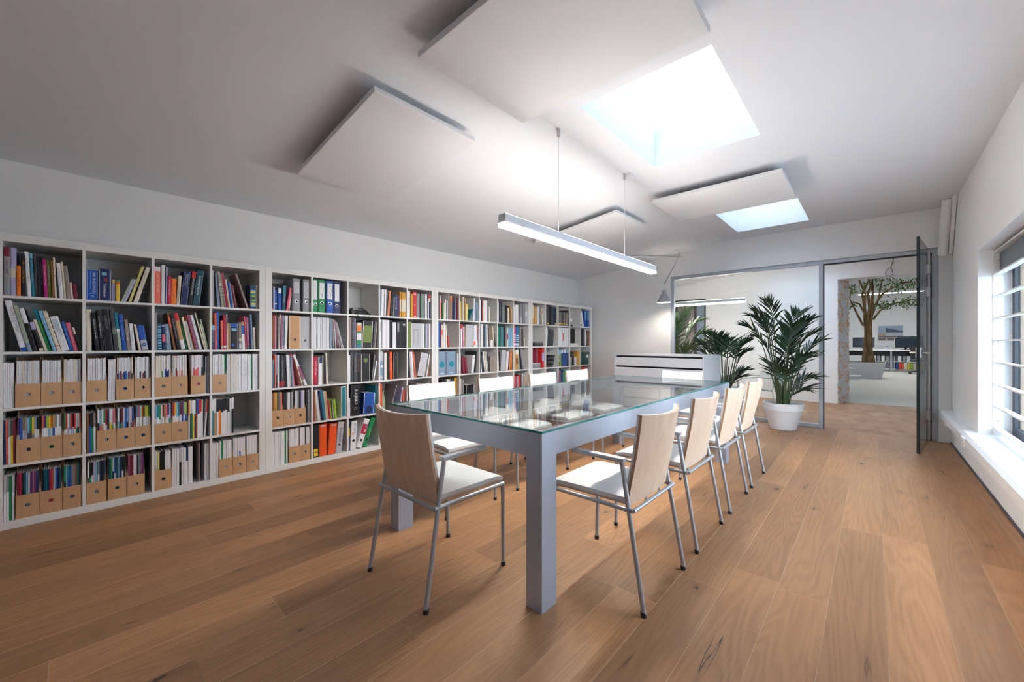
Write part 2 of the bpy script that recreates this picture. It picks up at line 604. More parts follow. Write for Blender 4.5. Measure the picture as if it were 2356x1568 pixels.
m = mat('corridor_floor', (0.36, 0.20, 0.11), 0.6)
N, L, b = nodes_of(m)
tc = N.new('ShaderNodeTexCoord'); mp = N.new('ShaderNodeMapping'); mp.inputs['Scale'].default_value = (3, 1.2, 3)
no = N.new('ShaderNodeTexNoise'); no.inputs['Scale'].default_value = 2.0; no.inputs['Detail'].default_value = 6
r = ramp(N, [(0.35, (0.27, 0.145, 0.075, 1)), (0.7, (0.40, 0.235, 0.135, 1))])
L.new(tc.outputs['Object'], mp.inputs[0]); L.new(mp.outputs[0], no.inputs['Vector']); L.new(no.outputs['Fac'], r.inputs[0]); L.new(r.outputs[0], b.inputs['Base Color'])
struct(MB().box((XL - 0.3, YPL, -0.12), (XR + 0.5, YT, -0.001)).build('floor_corridor', 'corridor_floor'), 'plain brown corridor floor behind the glass')
struct(MB().box((XL - 0.25, YN - 0.2, -0.12), (XL, YF + 0.4, 3.3)).build('wall_left', 'wall_paint'), 'white plastered wall behind the row of bookcases')
struct(MB().box((XL, YN - 0.2, -0.12), (XR, YN, 3.3)).build('wall_front', 'wall_paint'), 'white wall behind the camera')
# back wall around the glazed partition
GX0, GX1, GZ = 1.442, 4.576, 2.292
b = MB()
b.box((XL, YB, 0), (GX0, YB + 0.12, 3.0))
b.box((GX0, YB, GZ), (GX1, YB + 0.12, 3.0))
b.box((GX1, YB, 0), (XR, YB + 0.12, 3.0))
struct(b.build('wall_back', 'wall_paint'), 'white end wall with the glazed partition')
# right wall with two window openings
b = MB()
T = 0.36
ys = [YN] + [q for w in sorted(WINS) for q in w] + [YF]
b.box((XR, YN, 0), (XR + T, YF, WZ0))
b.box((XR, YN, WZ1), (XR + T, YF, 3.3))
for i in range(0, len(ys), 2):
    b.box((XR, ys[i], WZ0), (XR + T, ys[i + 1], WZ1))
struct(b.build('wall_right', 'wall_paint'), 'white wall with deep barred windows')
# ceiling
b = MB()
n = len(b.v)
TH = 0.40
yc0, yc1 = YN, YF
for y in (yc0, yc1):
    b.v += [(XL, y, ZL), (XRIDGE, y, ZR), (XRIDGE, y, ZR + TH), (XL, y, ZR + TH)]
b.f += [(0, 1, 5, 4), (1, 2, 6, 5), (2, 3, 7, 6), (3, 0, 4, 7), (3, 2, 1, 0), (4, 5, 6, 7)]
b.m += [0] * 6
# flat half, cut around the roof lights, the added ones included
xs0, xs1 = 2.55, 3.38
cuts = sorted([ADDED_SKY3, SKY1, SKY2, ADDED_SKY0], key=lambda s: s[2])
yprev = yc0
for s_ in cuts:
    b.box((XRIDGE, yprev, ZR), (XR, s_[2], ZR + TH))
    b.box((XRIDGE, s_[2], ZR), (s_[0], s_[3], ZR + TH))
    b.box((s_[1], s_[2], ZR), (XR, s_[3], ZR + TH))
    yprev = s_[3]
b.box((XRIDGE, yprev, ZR), (XR, yc1, ZR + TH))
struct(b.build('ceiling', 'ceiling_paint'), 'white ceiling folding from a slope to a flat half')

# roof lights: a frame on the roof and an opal pyramid of four panes
for i, s_ in enumerate((SKY1, SKY2, ADDED_SKY3, ADDED_SKY0)):
    t = struct(empty('window_%d' % (3 + i + (i > 2)), ((s_[0] + s_[1]) / 2, (s_[2] + s_[3]) / 2, ZR + TH)), ('roof light with an opal pyramid dome over the table', 'smaller opening of a roof light near the glass wall', 'added roof light brightening the corridor behind the glass', 'added unseen roof light beside the camera')[i])
    hx, hy, h = (s_[1] - s_[0]) / 2 + 0.02, (s_[3] - s_[2]) / 2 + 0.02, 0.30
    cs = [(-hx, -hy), (hx, -hy), (hx, hy), (-hx, hy)]
    fr_ = MB()
    for (p, q) in (((-hx - .05, -hy - .05), (hx + .05, -hy)), ((-hx - .05, hy), (hx + .05, hy + .05)), ((-hx - .05, -hy), (-hx, hy)), ((hx, -hy), (hx + .05, hy))):
        fr_.box((p[0], p[1], 0), (q[0], q[1], 0.04))
    fr_.build('window_frame', 'white_gloss', t)
    for k in range(4):
        a_, c_ = cs[k], cs[(k + 1) % 4]
        p = MB()
        p.quad([(a_[0], a_[1], 0.03), (c_[0], c_[1], 0.03), (0, 0, 0.03 + h)])
        p.build('pane', 'corridor_glass' if i == 2 else 'opal_acrylic', t)

# corridor end wall, cut opening to the office
b = MB()
b.box((2.06, YF, 0), (3.50, YT, 3.3))
b.box((XL, YF + 0.05, 0), (0.39, YT, 3.3))
b.box((0.39, YF + 0.05, 2.20), (2.06, YT, 3.3))
b.box((0.39, YF + 0.05, 0), (1.11, YT, 0.72))
b.box((1.11, YF + 0.05, 0), (2.06, YT, 2.20))
b.box((3.50, YF, 2.385), (XR + 0.7, YT, 3.3))
n = len(b.v)
b.v += [(3.495, YF + .02, 0), (3.62, YT, 0), (3.495, YT, 0), (3.495, YF + .02, 2.385), (3.62, YT, 2.385), (3.495, YT, 2.385)]
b.f += [(n, n + 2, n + 1), (n + 3, n + 4, n + 5), (n, n + 1, n + 4, n + 3), (n + 1, n + 2, n + 5, n + 4), (n + 2, n, n + 3, n + 5)]
b.m += [0] * 5
b.box((5.2, YF, 0), (XR + 0.7, YT, 2.385))
struct(b.build('wall_far', 'wall_paint'), 'white wall on the far side of the corridor')
b = MB()
rngp = random.Random(3)
NZ, NY = 60, 6
for i in range(NZ + 1):
    for j in range(NY + 1):
        b.v.append((3.505 + 0.15 * j / NY + rngp.uniform(-0.010, 0.010), YF + 0.005 + (YT - YF - 0.01) * j / NY + (rngp.uniform(-0.012, 0.012)), 2.385 * i / NZ))
for i in range(NZ):
    for j in range(NY):
        a = i * (NY + 1) + j
        b.f.append((a, a + 1, a + NY + 2, a + NY + 1)); b.m.append(0)
# thickness behind the rough face
o = b.build('trim_1', 'raw_plaster')
md = o.modifiers.new('thick', 'SOLIDIFY'); md.thickness = 0.03; md.offset = -1
struct(o, 'cut wall end of bare plaster with rusty curling marks')

# office beyond
struct(MB().box((-2.5, YT, -0.12), (9, 25, 0)).build('floor_office', 'office_floor'), 'pale floor of the office beyond the opening')
b = MB()
b.box((-2.7, YT, 0), (-2.5, 25, 4.2)); b.box((9, YT, 0), (9.2, 25, 4.2)); b.box((-2.5, 24.8, 0), (9, 25, 4.2))
b.box((-2.7, YT - 0.15, 0), (XL - 0.2, YT, 4.2)); b.box((XR + 0.68, YT - 0.15, 0), (9.2, YT, 4.2)); b.box((-2.5, YT + .01, 3.25), (9, YT + .15, 4.2))
struct(b.build('wall_office', 'wall_paint'), 'white walls of the office beyond the opening')
b = MB()
b.box((-2.7, YT, 4.1), (1.5, 25, 4.3)); b.box((6.5, YT, 4.1), (9.2, 25, 4.3)); b.box((1.5, YT, 4.1), (6.5, 13.4, 4.3)); b.box((1.5, 14.6, 4.1), (6.5, 18.3, 4.3)); b.box((1.5, 21.5, 4.1), (6.5, 25, 4.3))  # gaps are roof openings added to let daylight into the office
oc = struct(b.build('ceiling_office', 'ceiling_paint'), 'white office ceiling with two roof openings added for daylight')
MB().box((1.5, 13.4, 4.2), (6.5, 14.6, 4.21)).build('pane', 'roof_glass', oc)
MB().box((1.5, 18.3, 4.2), (6.5, 21.5, 4.21)).build('pane', 'roof_glass', oc)
struct(MB().box((XR + T, -12, -0.4), (40, 30, -0.3)).build('ground', 'ground_paving'), 'pale paved yard outside the windows')

# window in the corridor end wall: grey blind recess and a bluish side light
t = struct(empty('window_6', (0.75, YF + 0.1, 0.72)), 'grey framed window behind the palms in the corridor')
b = MB()
b.box((-0.36, 0, 0), (-0.31, 0.08, 1.48)); b.box((0.31, 0, 0), (0.36, 0.08, 1.48)); b.box((-0.36, 0, 1.42), (0.36, 0.08, 1.48)); b.box((-0.36, 0, 0), (0.36, 0.08, 0.05)); b.box((0.08, 0, 0), (0.13, 0.08, 1.48))
b.build('window_frame', 'frame_dark', t)
MB().box((-0.31, 0.03, 0.05), (0.08, 0.045, 1.42)).build('blind', mat('blind_grey', (0.28, 0.26, 0.24), 0.8), t)
MB().box((0.13, 0.03, 0.05), (0.31, 0.045, 1.42)).build('pane', mat('dull_pane', (0.25, 0.32, 0.40), 0.2), t)

# ------------------------------------------------------------------ glazed partition and open door
def partition():
    t = struct(empty('window_2', (2.45, YB + 0.03, 0)), 'fixed glass partition in a slim grey metal frame')
    Y0, Y1 = -0.005, 0.055
    X0, X1 = GX0 - 2.45, 3.452 - 2.45
    for (a_, c_) in (((X0, Y0, 0), (X0 + 0.05, Y1, GZ)), ((X1, Y0, 0), (X1 + 0.044, Y1, GZ)), ((X0 + .05, Y0, GZ - 0.05), (X1, Y1, GZ)), ((X0 + .05, Y0, 0), (X1, Y1, 0.05))):
        MB().box(a_, c_).build('frame_bar', 'frame_grey', t, bevel=0.002, bseg=1)
    MB().box((X0 + 0.05, 0.02, 0.05), (X1, 0.03, GZ - 0.05)).build('pane', 'glass_partition', t)
    return t


partition()


def door():
    f = struct(empty('trim_2', (3.496, YB + 0.03, 0)), 'grey metal door frame beside the glass partition')
    w = 4.576 - 3.496
    MB().box((0.0, -0.005, GZ - 0.05), (w, 0.055, GZ)).build('head_bar', 'frame_grey', f, bevel=0.002, bseg=1)
    MB().box((w - 0.055, -0.005, 0), (w, 0.055, GZ - 0.05)).build('jamb_bar', 'frame_grey', f, bevel=0.002, bseg=1)
    MB().box((0.0, 0.0, GZ - 0.068), (w - 0.055, 0.03, GZ - 0.05)).build('seal', 'frame_dark', f)
    MB().box((0.0, 0.0, 0), (0.014, 0.03, GZ - 0.068)).build('seal', 'frame_dark', f)
    MB().box((w - 0.075, 0.0, 0), (w - 0.055, 0.03, GZ - 0.068)).build('seal', 'frame_dark', f)
    d = empty('door_1', (4.492, YB + 0.005, 0.008), math.radians(81.4))
    struct(d, 'clear glass door standing open on steel hinges')
    # leaf local: hinge at origin, leaf runs towards -X (closed), turned open
    LW, H = 0.925, 2.272
    lf = MB()
    lf.box((-LW, -0.005, 0.0), (-0.012, 0.005, H))
    lf.m = [1, 1, 0, 1, 0, 1]
    lf.build('pane', ['glass_door', 'door_edge'], d)
    MB().box((-LW - 0.004, -0.012, 0), (-LW + 0.004, 0.012, H)).build('seal', 'door_edge', d)
    MB().box((-0.012, -0.016, 0), (0.018, 0.016, H)).build('hinge_post', 'steel', d, bevel=0.004)
    for z in (0.30, 1.76, 2.03):
        h = MB().box((-0.085, -0.02, z - 0.055), (0.03, 0.02, z + 0.055)).build('hinge', 'steel', d, bevel=0.003)
        MB().tube([(0.0, 0.024, z - 0.06), (0.0, 0.024, z + 0.06)], 0.011, 10).build('pin', 'steel', h, smooth=True)
    lk = MB().box((-LW + 0.01, -0.022, 1.0), (-LW + 0.085, 0.022, 1.11)).build('lock_case', 'steel', d, bevel=0.004)
    MB().box((-LW + 0.03, -0.0235, 1.03), (-LW + 0.06, 0.0235, 1.08)).build('keyhole_plate', 'frame_dark', lk)
    for s in (-1, 1):
        MB().tube([(-LW + 0.06, s * 0.02, 1.055), (-LW + 0.06, s * 0.06, 1.055), (-LW + 0.075, s * 0.066, 1.055), (-LW + 0.20, s * 0.066, 1.055)], 0.0095, 10).build('handle', 'chrome', d, smooth=True)
    k = MB()
    k.lathe([(0.004, 0.0), (0.017, 0.0), (0.017, 0.003), (0.004, 0.003)], seg=16)
    k.box((-0.004, -0.05, 0.0), (0.004, -0.014, 0.003))
    k.build('key', 'chrome', lk, loc=(-LW + 0.07, -0.03, 0.985), rot=(math.pi / 2, 0, 0))
    return d


door()

# ------------------------------------------------------------------ barred windows on the right
for wi, (ya, yb) in enumerate(WINS):
    t = struct(empty('window_1' if wi == 0 else 'window_7', (XR, (ya + yb) / 2, WZ0)), ('barred window in a deep white reveal', 'barred window beside the camera')[wi])
    hw = (yb - ya) / 2
    H = WZ1 - WZ0
    xg = 0.085
    # grille: two side plates, head and foot rails, seven flat bars
    for s in (-1, 1):
        p = MB().box((xg, min(s * hw, s * (hw - 0.008)), 0.0), (xg + 0.06, max(s * hw, s * (hw - 0.008)), H)).build('side_plate', 'white_gloss', t)
        for z in (0.12, H * 0.5, H - 0.10):
            MB().lathe([(0.008, 0), (0.008, 0.003), (0.004, 0.004)], seg=10).build('screw', 'steel', p, loc=(xg + 0.03, s * (hw - 0.008), z), rot=(s * math.pi / 2, 0, 0))
    for k in range(9):
        z = 0.055 + (H - 0.085) * k / 8
        MB().box((xg, -hw + 0.008, z - 0.006), (xg + 0.045, hw - 0.008, z + 0.006)).build('bar', 'white_gloss', t)
    xf = 0.19
    for (a_, c_) in (((xf, -hw, 0), (xf + 0.03, -hw + 0.075, H)), ((xf, hw - 0.075, 0), (xf + 0.03, hw, H)), ((xf, -hw + .075, 0), (xf + .03, hw - .075, 0.075)), ((xf, -hw + .075, H - 0.075), (xf + .03, hw - .075, H)), ((xf, -0.04, 0.075), (xf + .03, 0.04, H - .075))):
        MB().box(a_, c_).build('frame_bar', 'frame_dark', t)
    for (a_, c_) in (((-hw + 0.075), -0.04), (0.04, hw - 0.075)):
        MB().box((xf + 0.018, a_, 0.075), (xf + 0.026, c_, H - 0.075)).build('pane', 'glass_clear', t)
    bl = MB().box((xf - 0.07, -hw + 0.01, H - 0.19), (xf - 0.005, hw - 0.01, H - 0.005)).build('blind_box', mat('blind_box', (0.10, 0.12, 0.14), 0.5), t)
    MB().box((xf - 0.045, -hw + 0.02, H - 0.205), (xf - 0.03, hw - 0.02, H - 0.19)).build('blind_edge', 'frame_dark', bl)
    MB().box((xf + 0.03, -hw, 0), (xf + 0.05, -hw + 0.03, H)).build('outer_stop', mat('timber_stop', (0.5, 0.36, 0.24), 0.7), t)
    MB().box((xf + 0.03, hw - 0.03, 0), (xf + 0.06, hw - 0.001, H)).build('outer_stop', 'timber_stop', t)

# ledge and trunking along the right wall
o = MB()
o.v = [(4.575, YN, 0.30), (4.68, YN, 0.26), (4.68, YN, 0.385), (4.60, YN, 0.385), (4.575, YN, 0.365)]
o.v += [(x_, YB, z_) for (x_, y_, z_) in list(o.v)]
o.f = [(0, 1, 2, 3, 4), (9, 8, 7, 6, 5)] + [(i, 5 + i, 5 + (i + 1) % 5, (i + 1) % 5) for i in range(5)]
o.m = [0] * 7
struct(o.build('trim_3', 'white_gloss'), 'white sill ledge running along the window wall')
struct(MB().box((XR - 0.012, YN, 0), (XR, YB, 0.012)).build('baseboard_right', 'frame_dark'), 'dark joint strip where the window wall meets the floor')

for (y, lab) in ((3.93, 'double white power socket on the sill ledge below the window'), (5.05, 'double white power socket on the ledge close to the glass door')):
    t = tag(empty('power_socket', (4.575, y, 0.33)), lab, 'socket')
    MB().box((-0.012, -0.075, -0.038), (0.002, 0.075, 0.038)).build('plate', 'white_gloss', t, bevel=0.004)
    for s in (-1, 1):
        MB().lathe([(0.02, 0), (0.02, 0.003), (0.016, 0.003), (0.015, -0.002)], seg=16).build('outlet', 'pot_white', t, loc=(-0.012, s * 0.036, 0), rot=(0, -math.pi / 2, 0))
t = tag(empty('light_switch', (XR, 5.45, 1.18)), 'white light switch on the window wall near the glass door', 'switch')
MB().box((-0.01, -0.04, -0.04), (0.001, 0.04, 0.04)).build('plate', 'white_gloss', t, bevel=0.003)
MB().box((-0.015, -0.028, -0.028), (-0.008, 0.028, 0.028)).build('rocker', 'white_gloss', t, bevel=0.002)

# slanting pipe in the corner above the door
t = tag(empty('rain_pipe', (4.6, 5.6, 2.15)), 'white boxed pipe slanting from ceiling to corner above glass door', 'pipe')
MB().tube([(4.60, 5.62, 2.19), (4.61, 5.32, ZR)], 0.042, 16).build('pipe_shell', 'wall_paint', t, loc=(-4.6, -5.6, -2.15), smooth=True)
bk_ = MB(); bk_.v = [(0.045, 0.06, 0.03), (0.045, -0.02, 0.03), (0.045, -0.36, ZR - 2.15), (0.045, -0.26, ZR - 2.15)]; bk_.v += [(0.075, y_, z_) for (x_, y_, z_) in list(bk_.v)]; bk_.f = [(0, 1, 2, 3), (7, 6, 5, 4), (0, 4, 5, 1), (1, 5, 6, 2), (2, 6, 7, 3), (3, 7, 4, 0)]; bk_.m = [0] * 6
bk_.build('backing_board', 'wall_paint', t)

# ------------------------------------------------------------------ ceiling: acoustic panels
SLOPE = math.atan((ZR - ZL) / (XRIDGE - XL))


def acoustic(name_label, x0, x1, y0, y1):
    cx, cy = (x0 + x1) / 2, (y0 + y1) / 2
    sl = x1 < XRIDGE
    z = zceil(cx) - 0.105
    t = tag(empty('acoustic_panel', (cx, cy, z)), name_label, 'ceiling panel', 'white acoustic panels under the ceiling')
    if sl:
        t.rotation_euler = (0, -SLOPE, 0)
    hx, hy = (x1 - x0) / 2, (y1 - y0) / 2
    MB().box((-hx, -hy, 0), (hx, hy, 0.035)).build('board', 'acoustic_panel', t, bevel=0.003, bseg=1)
    for sx in (-1, 1):
        for sy in (-1, 1):
            MB().tube([(sx * (hx - 0.22), sy * (hy - 0.18), 0.035), (sx * (hx - 0.22), sy * (hy - 0.18), 0.1055)], 0.012, 8).build('spacer', 'steel', t, smooth=True)
    return t


acoustic('white acoustic panel on the sloping ceiling above the bookcase front', 0.72, 1.90, 0.0, 0.78)
acoustic('white acoustic panel on the flat ceiling in front of roof light', 2.245, 3.425, 0.05, 0.89)
acoustic('white acoustic panel between the two roof lights', 2.26, 3.42, 2.98, 3.82)
acoustic('white acoustic panel on the slope beyond the pendant lamp', 0.74, 1.915, 2.88, 3.64)

# ------------------------------------------------------------------ pendants
def pendant(label, loc, length, rz, zc, cables, group='linear pendant lamps'):
    t = tag(empty('pendant_lamp', loc, rz), label, 'lamp', group)
    h, w, L2 = 0.078, 0.03, length / 2
    sh = MB()
    sh.box((-w, -L2, 0.012), (-w + 0.003, L2, h)); sh.box((w - 0.003, -L2, 0.012), (w, L2, h))
    sh.box((-w + .003, -L2, 0.012), (w - .003, -L2 + 0.004, h)); sh.box((-w + .003, L2 - 0.004, 0.012), (w - .003, L2, h))
    sh.box((-w + .003, -L2 + .004, 0.03), (w - .003, L2 - .004, 0.055))
    sh.build('housing', 'lamp_housing', t)
    MB().box((-w - 0.0008, -L2 - 0.0008, 0.0), (w + 0.0008, L2 + 0.0008, 0.024)).build('diffuser', 'lamp_lit', t)
    segs = [-L2 + 0.01] + [q for c in cables for q in (c - 0.04, c + 0.04)] + [L2 - 0.06]
    for i in range(0, len(segs), 2):
        MB().box((-w + 0.004, segs[i], 0.06), (w - 0.004, segs[i + 1], h + 0.003)).build('upper_diffuser', 'lamp_top_lit', t)
    for i, c in enumerate(cables):
        MB().tube([(0, c, h), (0.0, c + (0.012 if i else 0), h + 0.35), (0, c, zc - loc[2] - 0.05)], 0.0022, 6).build('cable', 'cable_white', t)
        hk = MB().tube([(0, c, zc - loc[2] - 0.055), (0, c, zc - loc[2])], 0.012, 10).build('ceiling_hook', 'steel', t, smooth=True)
        if i:
            MB().box((0.015, c + 0.01, zc - loc[2] - 0.025), (0.05, c + 0.13, zc - loc[2])).build('junction_box', 'white_gloss', t)
    return t


PX = 2.27
pendant('long silver pendant lamp glowing above the glass table', (PX, 1.83, 1.90), 2.34, 0, zceil(PX), (-0.56, 0.50))
pendant('silver pendant lamp behind the glass partition, over the palms', (1.55, 7.0, 1.90), 1.5, math.pi / 2, zceil(1.55), (-0.40, 0.50))

# ------------------------------------------------------------------ adjustable lamp over the cabinet
def arm_lamp():
    hx, hy = 1.66, 5.49
    zc = zceil(hx)
    t = tag(empty('arm_lamp', (hx, hy, zc)), 'grey cone-shaded articulated ceiling lamp over the drawer cabinet', 'lamp')
    MB().lathe([(0.055, -0.018), (0.06, -0.012), (0.06, 0)], seg=20).build('canopy', 'white_gloss', t, smooth=True)
    e = Vector((0, 0, -0.10))
    MB().tube([(0, 0, -0.015), tuple(e)], 0.006, 8).build('stem', 'steel', t, smooth=True)
    a = Vector((-0.55, -0.62, -0.12))
    MB().tube([tuple(e), tuple(a)], 0.010, 8).build('long_arm', 'steel', t, smooth=True)
    MB().tube([tuple(e + Vector((0, 0, 0.03))), tuple(a + Vector((0, 0, 0.0)))], 0.003, 6).build('tension_wire', 'steel', t)
    MB().tube([tuple(e + Vector((-.02, 0, -.01))), tuple(e + Vector((.02, 0, .01)))], 0.02, 12).build('joint', 'steel', t, smooth=True)
    k = Vector((-0.185, -0.165, -0.565))
    MB().tube([tuple(e), tuple(k)], 0.0095, 8).build('short_arm', 'chrome', t, smooth=True)
    MB().tube([tuple(k), tuple(k + Vector((-0.07, -0.05, 0.13)))], 0.005, 8).build('tail', 'steel', t, smooth=True)
    s = k + Vector((0, 0, -0.14))
    MB().tube([tuple(k), tuple(s + Vector((0, 0, 0.03)))], 0.004, 8).build('fork', 'steel', t, smooth=True)
    hd = MB()
    hd.lathe([(0.03, 0.05), (0.032, 0.0), (0.05, -0.02), (0.112, -0.15), (0.109, -0.15), (0.047, -0.022), (0.02, -0.002)], seg=28, closed=True)
    sh = hd.build('shade', 'lampshade_grey', t, loc=s, smooth=True)
    MB().lathe([(0.02, 0.01), (0.032, -0.05), (0.03, -0.09), (0.012, -0.115)], seg=16).build('bulb', 'bulb_lit', sh, smooth=True)
    return t


arm_lamp()

# ------------------------------------------------------------------ table
def table():
    x0, x1, y0, y1, zt = 1.745, 2.95, 0.195, 3.19, 0.775
    cx, cy = (x0 + x1) / 2, (y0 + y1) / 2
    t = tag(empty('conference_table', (cx, cy, 0)), 'long silver metal table with a clear glass top', 'table')
    hx, hy = (x1 - x0) / 2, (y1 - y0) / 2
    lx, ly = 0.088, 0.105
    za = zt - 0.108
    for sx in (-1, 1):
        for sy in (-1, 1):
            ax, bx = sorted((sx * hx, sx * (hx - lx)))
            ay, by = sorted((sy * hy, sy * (hy - ly)))
            MB().box((ax, ay, 0.0), (bx, by, za)).build('leg', 'table_silver', t)
    for sy in (-1, 1):
        ay, by = sorted((sy * hy, sy * (hy - 0.05)))
        MB().box((-hx, ay, za), (hx, by, zt)).build('end_apron', 'table_silver', t)
    for sx in (-1, 1):
        ax, bx = sorted((sx * hx, sx * (hx - 0.05)))
        MB().box((ax, -hy + 0.05, za), (bx, hy - 0.05, zt)).build('side_apron', 'table_silver', t)
    g = MB().box((-hx - 0.003, -hy - 0.003, zt), (hx + 0.003, hy + 0.003, zt + 0.010))
    g.m = [0, 0, 1, 1, 1, 1]
    g.build('glass_top', ['glass_table', 'glass_edge'], t)
    return t


table()

# ------------------------------------------------------------------ chairs (front towards local +Y)
def make_chair():
    t = empty('armchair')
    # seat pad: ply shell below, upholstery above, slightly dished and rounded
    def pad(z0, z1, mats, name, hw, yb_, yf_, bev):
        b = MB()
        nx, ny = 8, 8
        for (z, top) in ((z0, 0), (z1, 1)):
            for j in range(ny + 1):
                for i in range(nx + 1):
                    u, v = -1 + 2 * i / nx, j / ny
                    y = yb_ + (yf_ - yb_) * v
                    w = hw * (0.965 + 0.035 * v)
                    dz = -0.008 * (1 - u * u) * (1 - abs(2 * v - 1)) - (0.012 * max(0, (v - 0.8) / 0.2) ** 2)
                    edge = max(abs(u), 0)
                    if top and (i in (0, nx) or j in (0, ny)):
                        dz -= bev
                    b.v.append((u * w, y, z + dz))
        n = (nx + 1) * (ny + 1)
        for j in range(ny):
            for i in range(nx):
                a = j * (nx + 1) + i
                b.f.append((a, a + nx + 1, a + nx + 2, a + 1)); b.m.append(0)
                a += n
                b.f.append((a, a + 1, a + nx + 2, a + nx + 1)); b.m.append(0)
        ring = [j * (nx + 1) for j in range(ny, -1, -1)][::-1]
        for i in range(nx):
            b.f.append((i, i + 1, n + i + 1, n + i)); b.m.append(0)
            a = ny * (nx + 1) + i
            b.f.append((a + 1, a, n + a, n + a + 1)); b.m.append(0)
        for j in range(ny):
            a = j * (nx + 1)
            b.f.append((a + nx + 1, a, n + a, n + a + nx + 1)); b.m.append(0)
            a = j * (nx + 1) + nx
            b.f.append((a, a + nx + 1, n + a + nx + 1, n + a)); b.m.append(0)
        return b.build(name, mats, t, smooth=True)

    pad(0.443, 0.455, 'birch_ply', 'seat_shell', 0.215, -0.165, 0.245, 0.0)
    pad(0.455, 0.484, 'upholstery', 'seat_cushion', 0.217, -0.165, 0.25, 0.010)

    # backrest: curved plywood shell behind, white pad in front
    def back(off0, off1, name, m, hw, z0, z1, bev, em=None):
        b = MB()
        nx, nz = 12, 10
        for side in (0, 1):
            off = (off0, off1)[side]
            for k in range(nz + 1):
                for i in range(nx + 1):
                    u, v = -1 + 2 * i / nx, k / nz
                    z = z0 + (z1 - z0) * v
                    yc = -0.185 - 0.105 * v ** 1.25 - 0.012 * math.sin(v * math.pi)   # leans back
                    yc += 0.052 * u * u * (0.25 + 0.75 * v)                              # wraps forward at the sides
                    if v == 1.0:
                        z += 0.010 * (u * u)
                    o_ = off
                    if side and (i in (0, nx) or k in (0, nz)):
                        o_ -= bev
                    b.v.append((u * hw, yc + o_, z))
        n = (nx + 1) * (nz + 1)
        for k in range(nz):
            for i in range(nx):
                a = k * (nx + 1) + i
                b.f.append((a, a + 1, a + nx + 2, a + nx + 1)); b.m.append(0)
                a += n
                b.f.append((a, a + nx + 1, a + nx + 2, a + 1)); b.m.append(0)
        e = 1 if em else 0
        for i in range(nx):
            b.f.append((i, n + i, n + i + 1, i + 1)); b.m.append(e)
            a = nz * (nx + 1) + i
            b.f.append((a, a + 1, n + a + 1, n + a)); b.m.append(e)
        for k in range(nz):
            a = k * (nx + 1)
            b.f.append((a, a + nx + 1, n + a + nx + 1, n + a)); b.m.append(e)
            a += nx
            b.f.append((a + nx + 1, a, n + a, n + a + nx + 1)); b.m.append(e)
        return b.build(name, [m, em] if em else m, t, smooth=True)

    back(0.0, 0.012, 'back_shell', 'birch_ply', 0.2175, 0.440, 0.842, 0.0, 'ply_edge')
    back(0.012, 0.030, 'back_cushion', 'upholstery', 0.216, 0.450, 0.843, 0.007)

    fz = 0.432
    rx = 0.232
    # frame ring under the seat
    for (p, q) in (((-rx, -0.205), (-rx, 0.24)), ((rx, -0.205), (rx, 0.24)), ((-rx, -0.205), (rx, -0.205)), ((-rx, 0.235), (rx, 0.235))):
        MB().tube([(p[0], p[1], fz), (q[0], q[1], fz)], 0.0095, 10).build('seat_rail', 'tube_silver', t, smooth=True)
    for s in (-1, 1):
        # rear leg runs straight on up to the armrest
        top = Vector((s * 0.226, -0.145, 0.645)); foot = Vector((s * 0.240, -0.255, 0.015))
        l = MB().tube([tuple(foot), tuple(top)], 0.0105, 12).build('leg', 'tube_silver', t, smooth=True)
        MB().tube([(foot.x, foot.y, 0.0), (foot.x, foot.y + .003, 0.02)], 0.0125, 12).build('rubber_foot', 'rubber', l, smooth=True)
        l = MB().tube([(s * 0.228, 0.243, 0.015), (s * rx, 0.235, fz)], 0.0105, 12).build('leg', 'tube_silver', t, smooth=True)
        MB().tube([(s * 0.228, 0.243, 0.0), (s * 0.228, 0.243, 0.02)], 0.0125, 12).build('rubber_foot', 'rubber', l, smooth=True)
        ax, bx = sorted((s * 0.214, s * 0.248))
        MB().box((ax, -0.165, 0.636), (bx, 0.105, 0.656)).build('armrest', 'arm_silver', t, bevel=0.005)
    return t


chair0 = make_chair()
CH = [
    (2.335, 0.120, 0.0, 'plywood and white armchair at the near end of the table'),
    (3.025, 0.715, math.pi / 2, 'first armchair on the window side, nearest the table corner'),
    (3.025, 1.410, math.pi / 2, 'second armchair on the window side of the table'),
    (3.025, 2.100, math.pi / 2, 'third armchair on the window side of the table'),
    (3.025, 2.750, math.pi / 2, 'fourth armchair on the window side, closest to the palm'),
    (1.675, 0.730, -math.pi / 2, 'first armchair on the bookcase side, nearest the camera'),
    (1.675, 1.438, -math.pi / 2, 'second armchair on the bookcase side of the table'),
    (1.675, 2.135, -math.pi / 2, 'third armchair on the bookcase side of the table'),
    (1.675, 2.780, -math.pi / 2, 'fourth armchair on the bookcase side, closest to the cabinet'),
    (2.430, 3.170, math.pi, 'armchair at the far end of the table before the cabinet'),
]
for i, (x, y, a, lab) in enumerate(CH):
    c = chair0 if i == 0 else copy_tree(chair0)
    c.location = (x, y, 0)
    c.rotation_euler = (0, 0, a)
    tag(c, lab, 'chair', 'armchairs around the glass table')

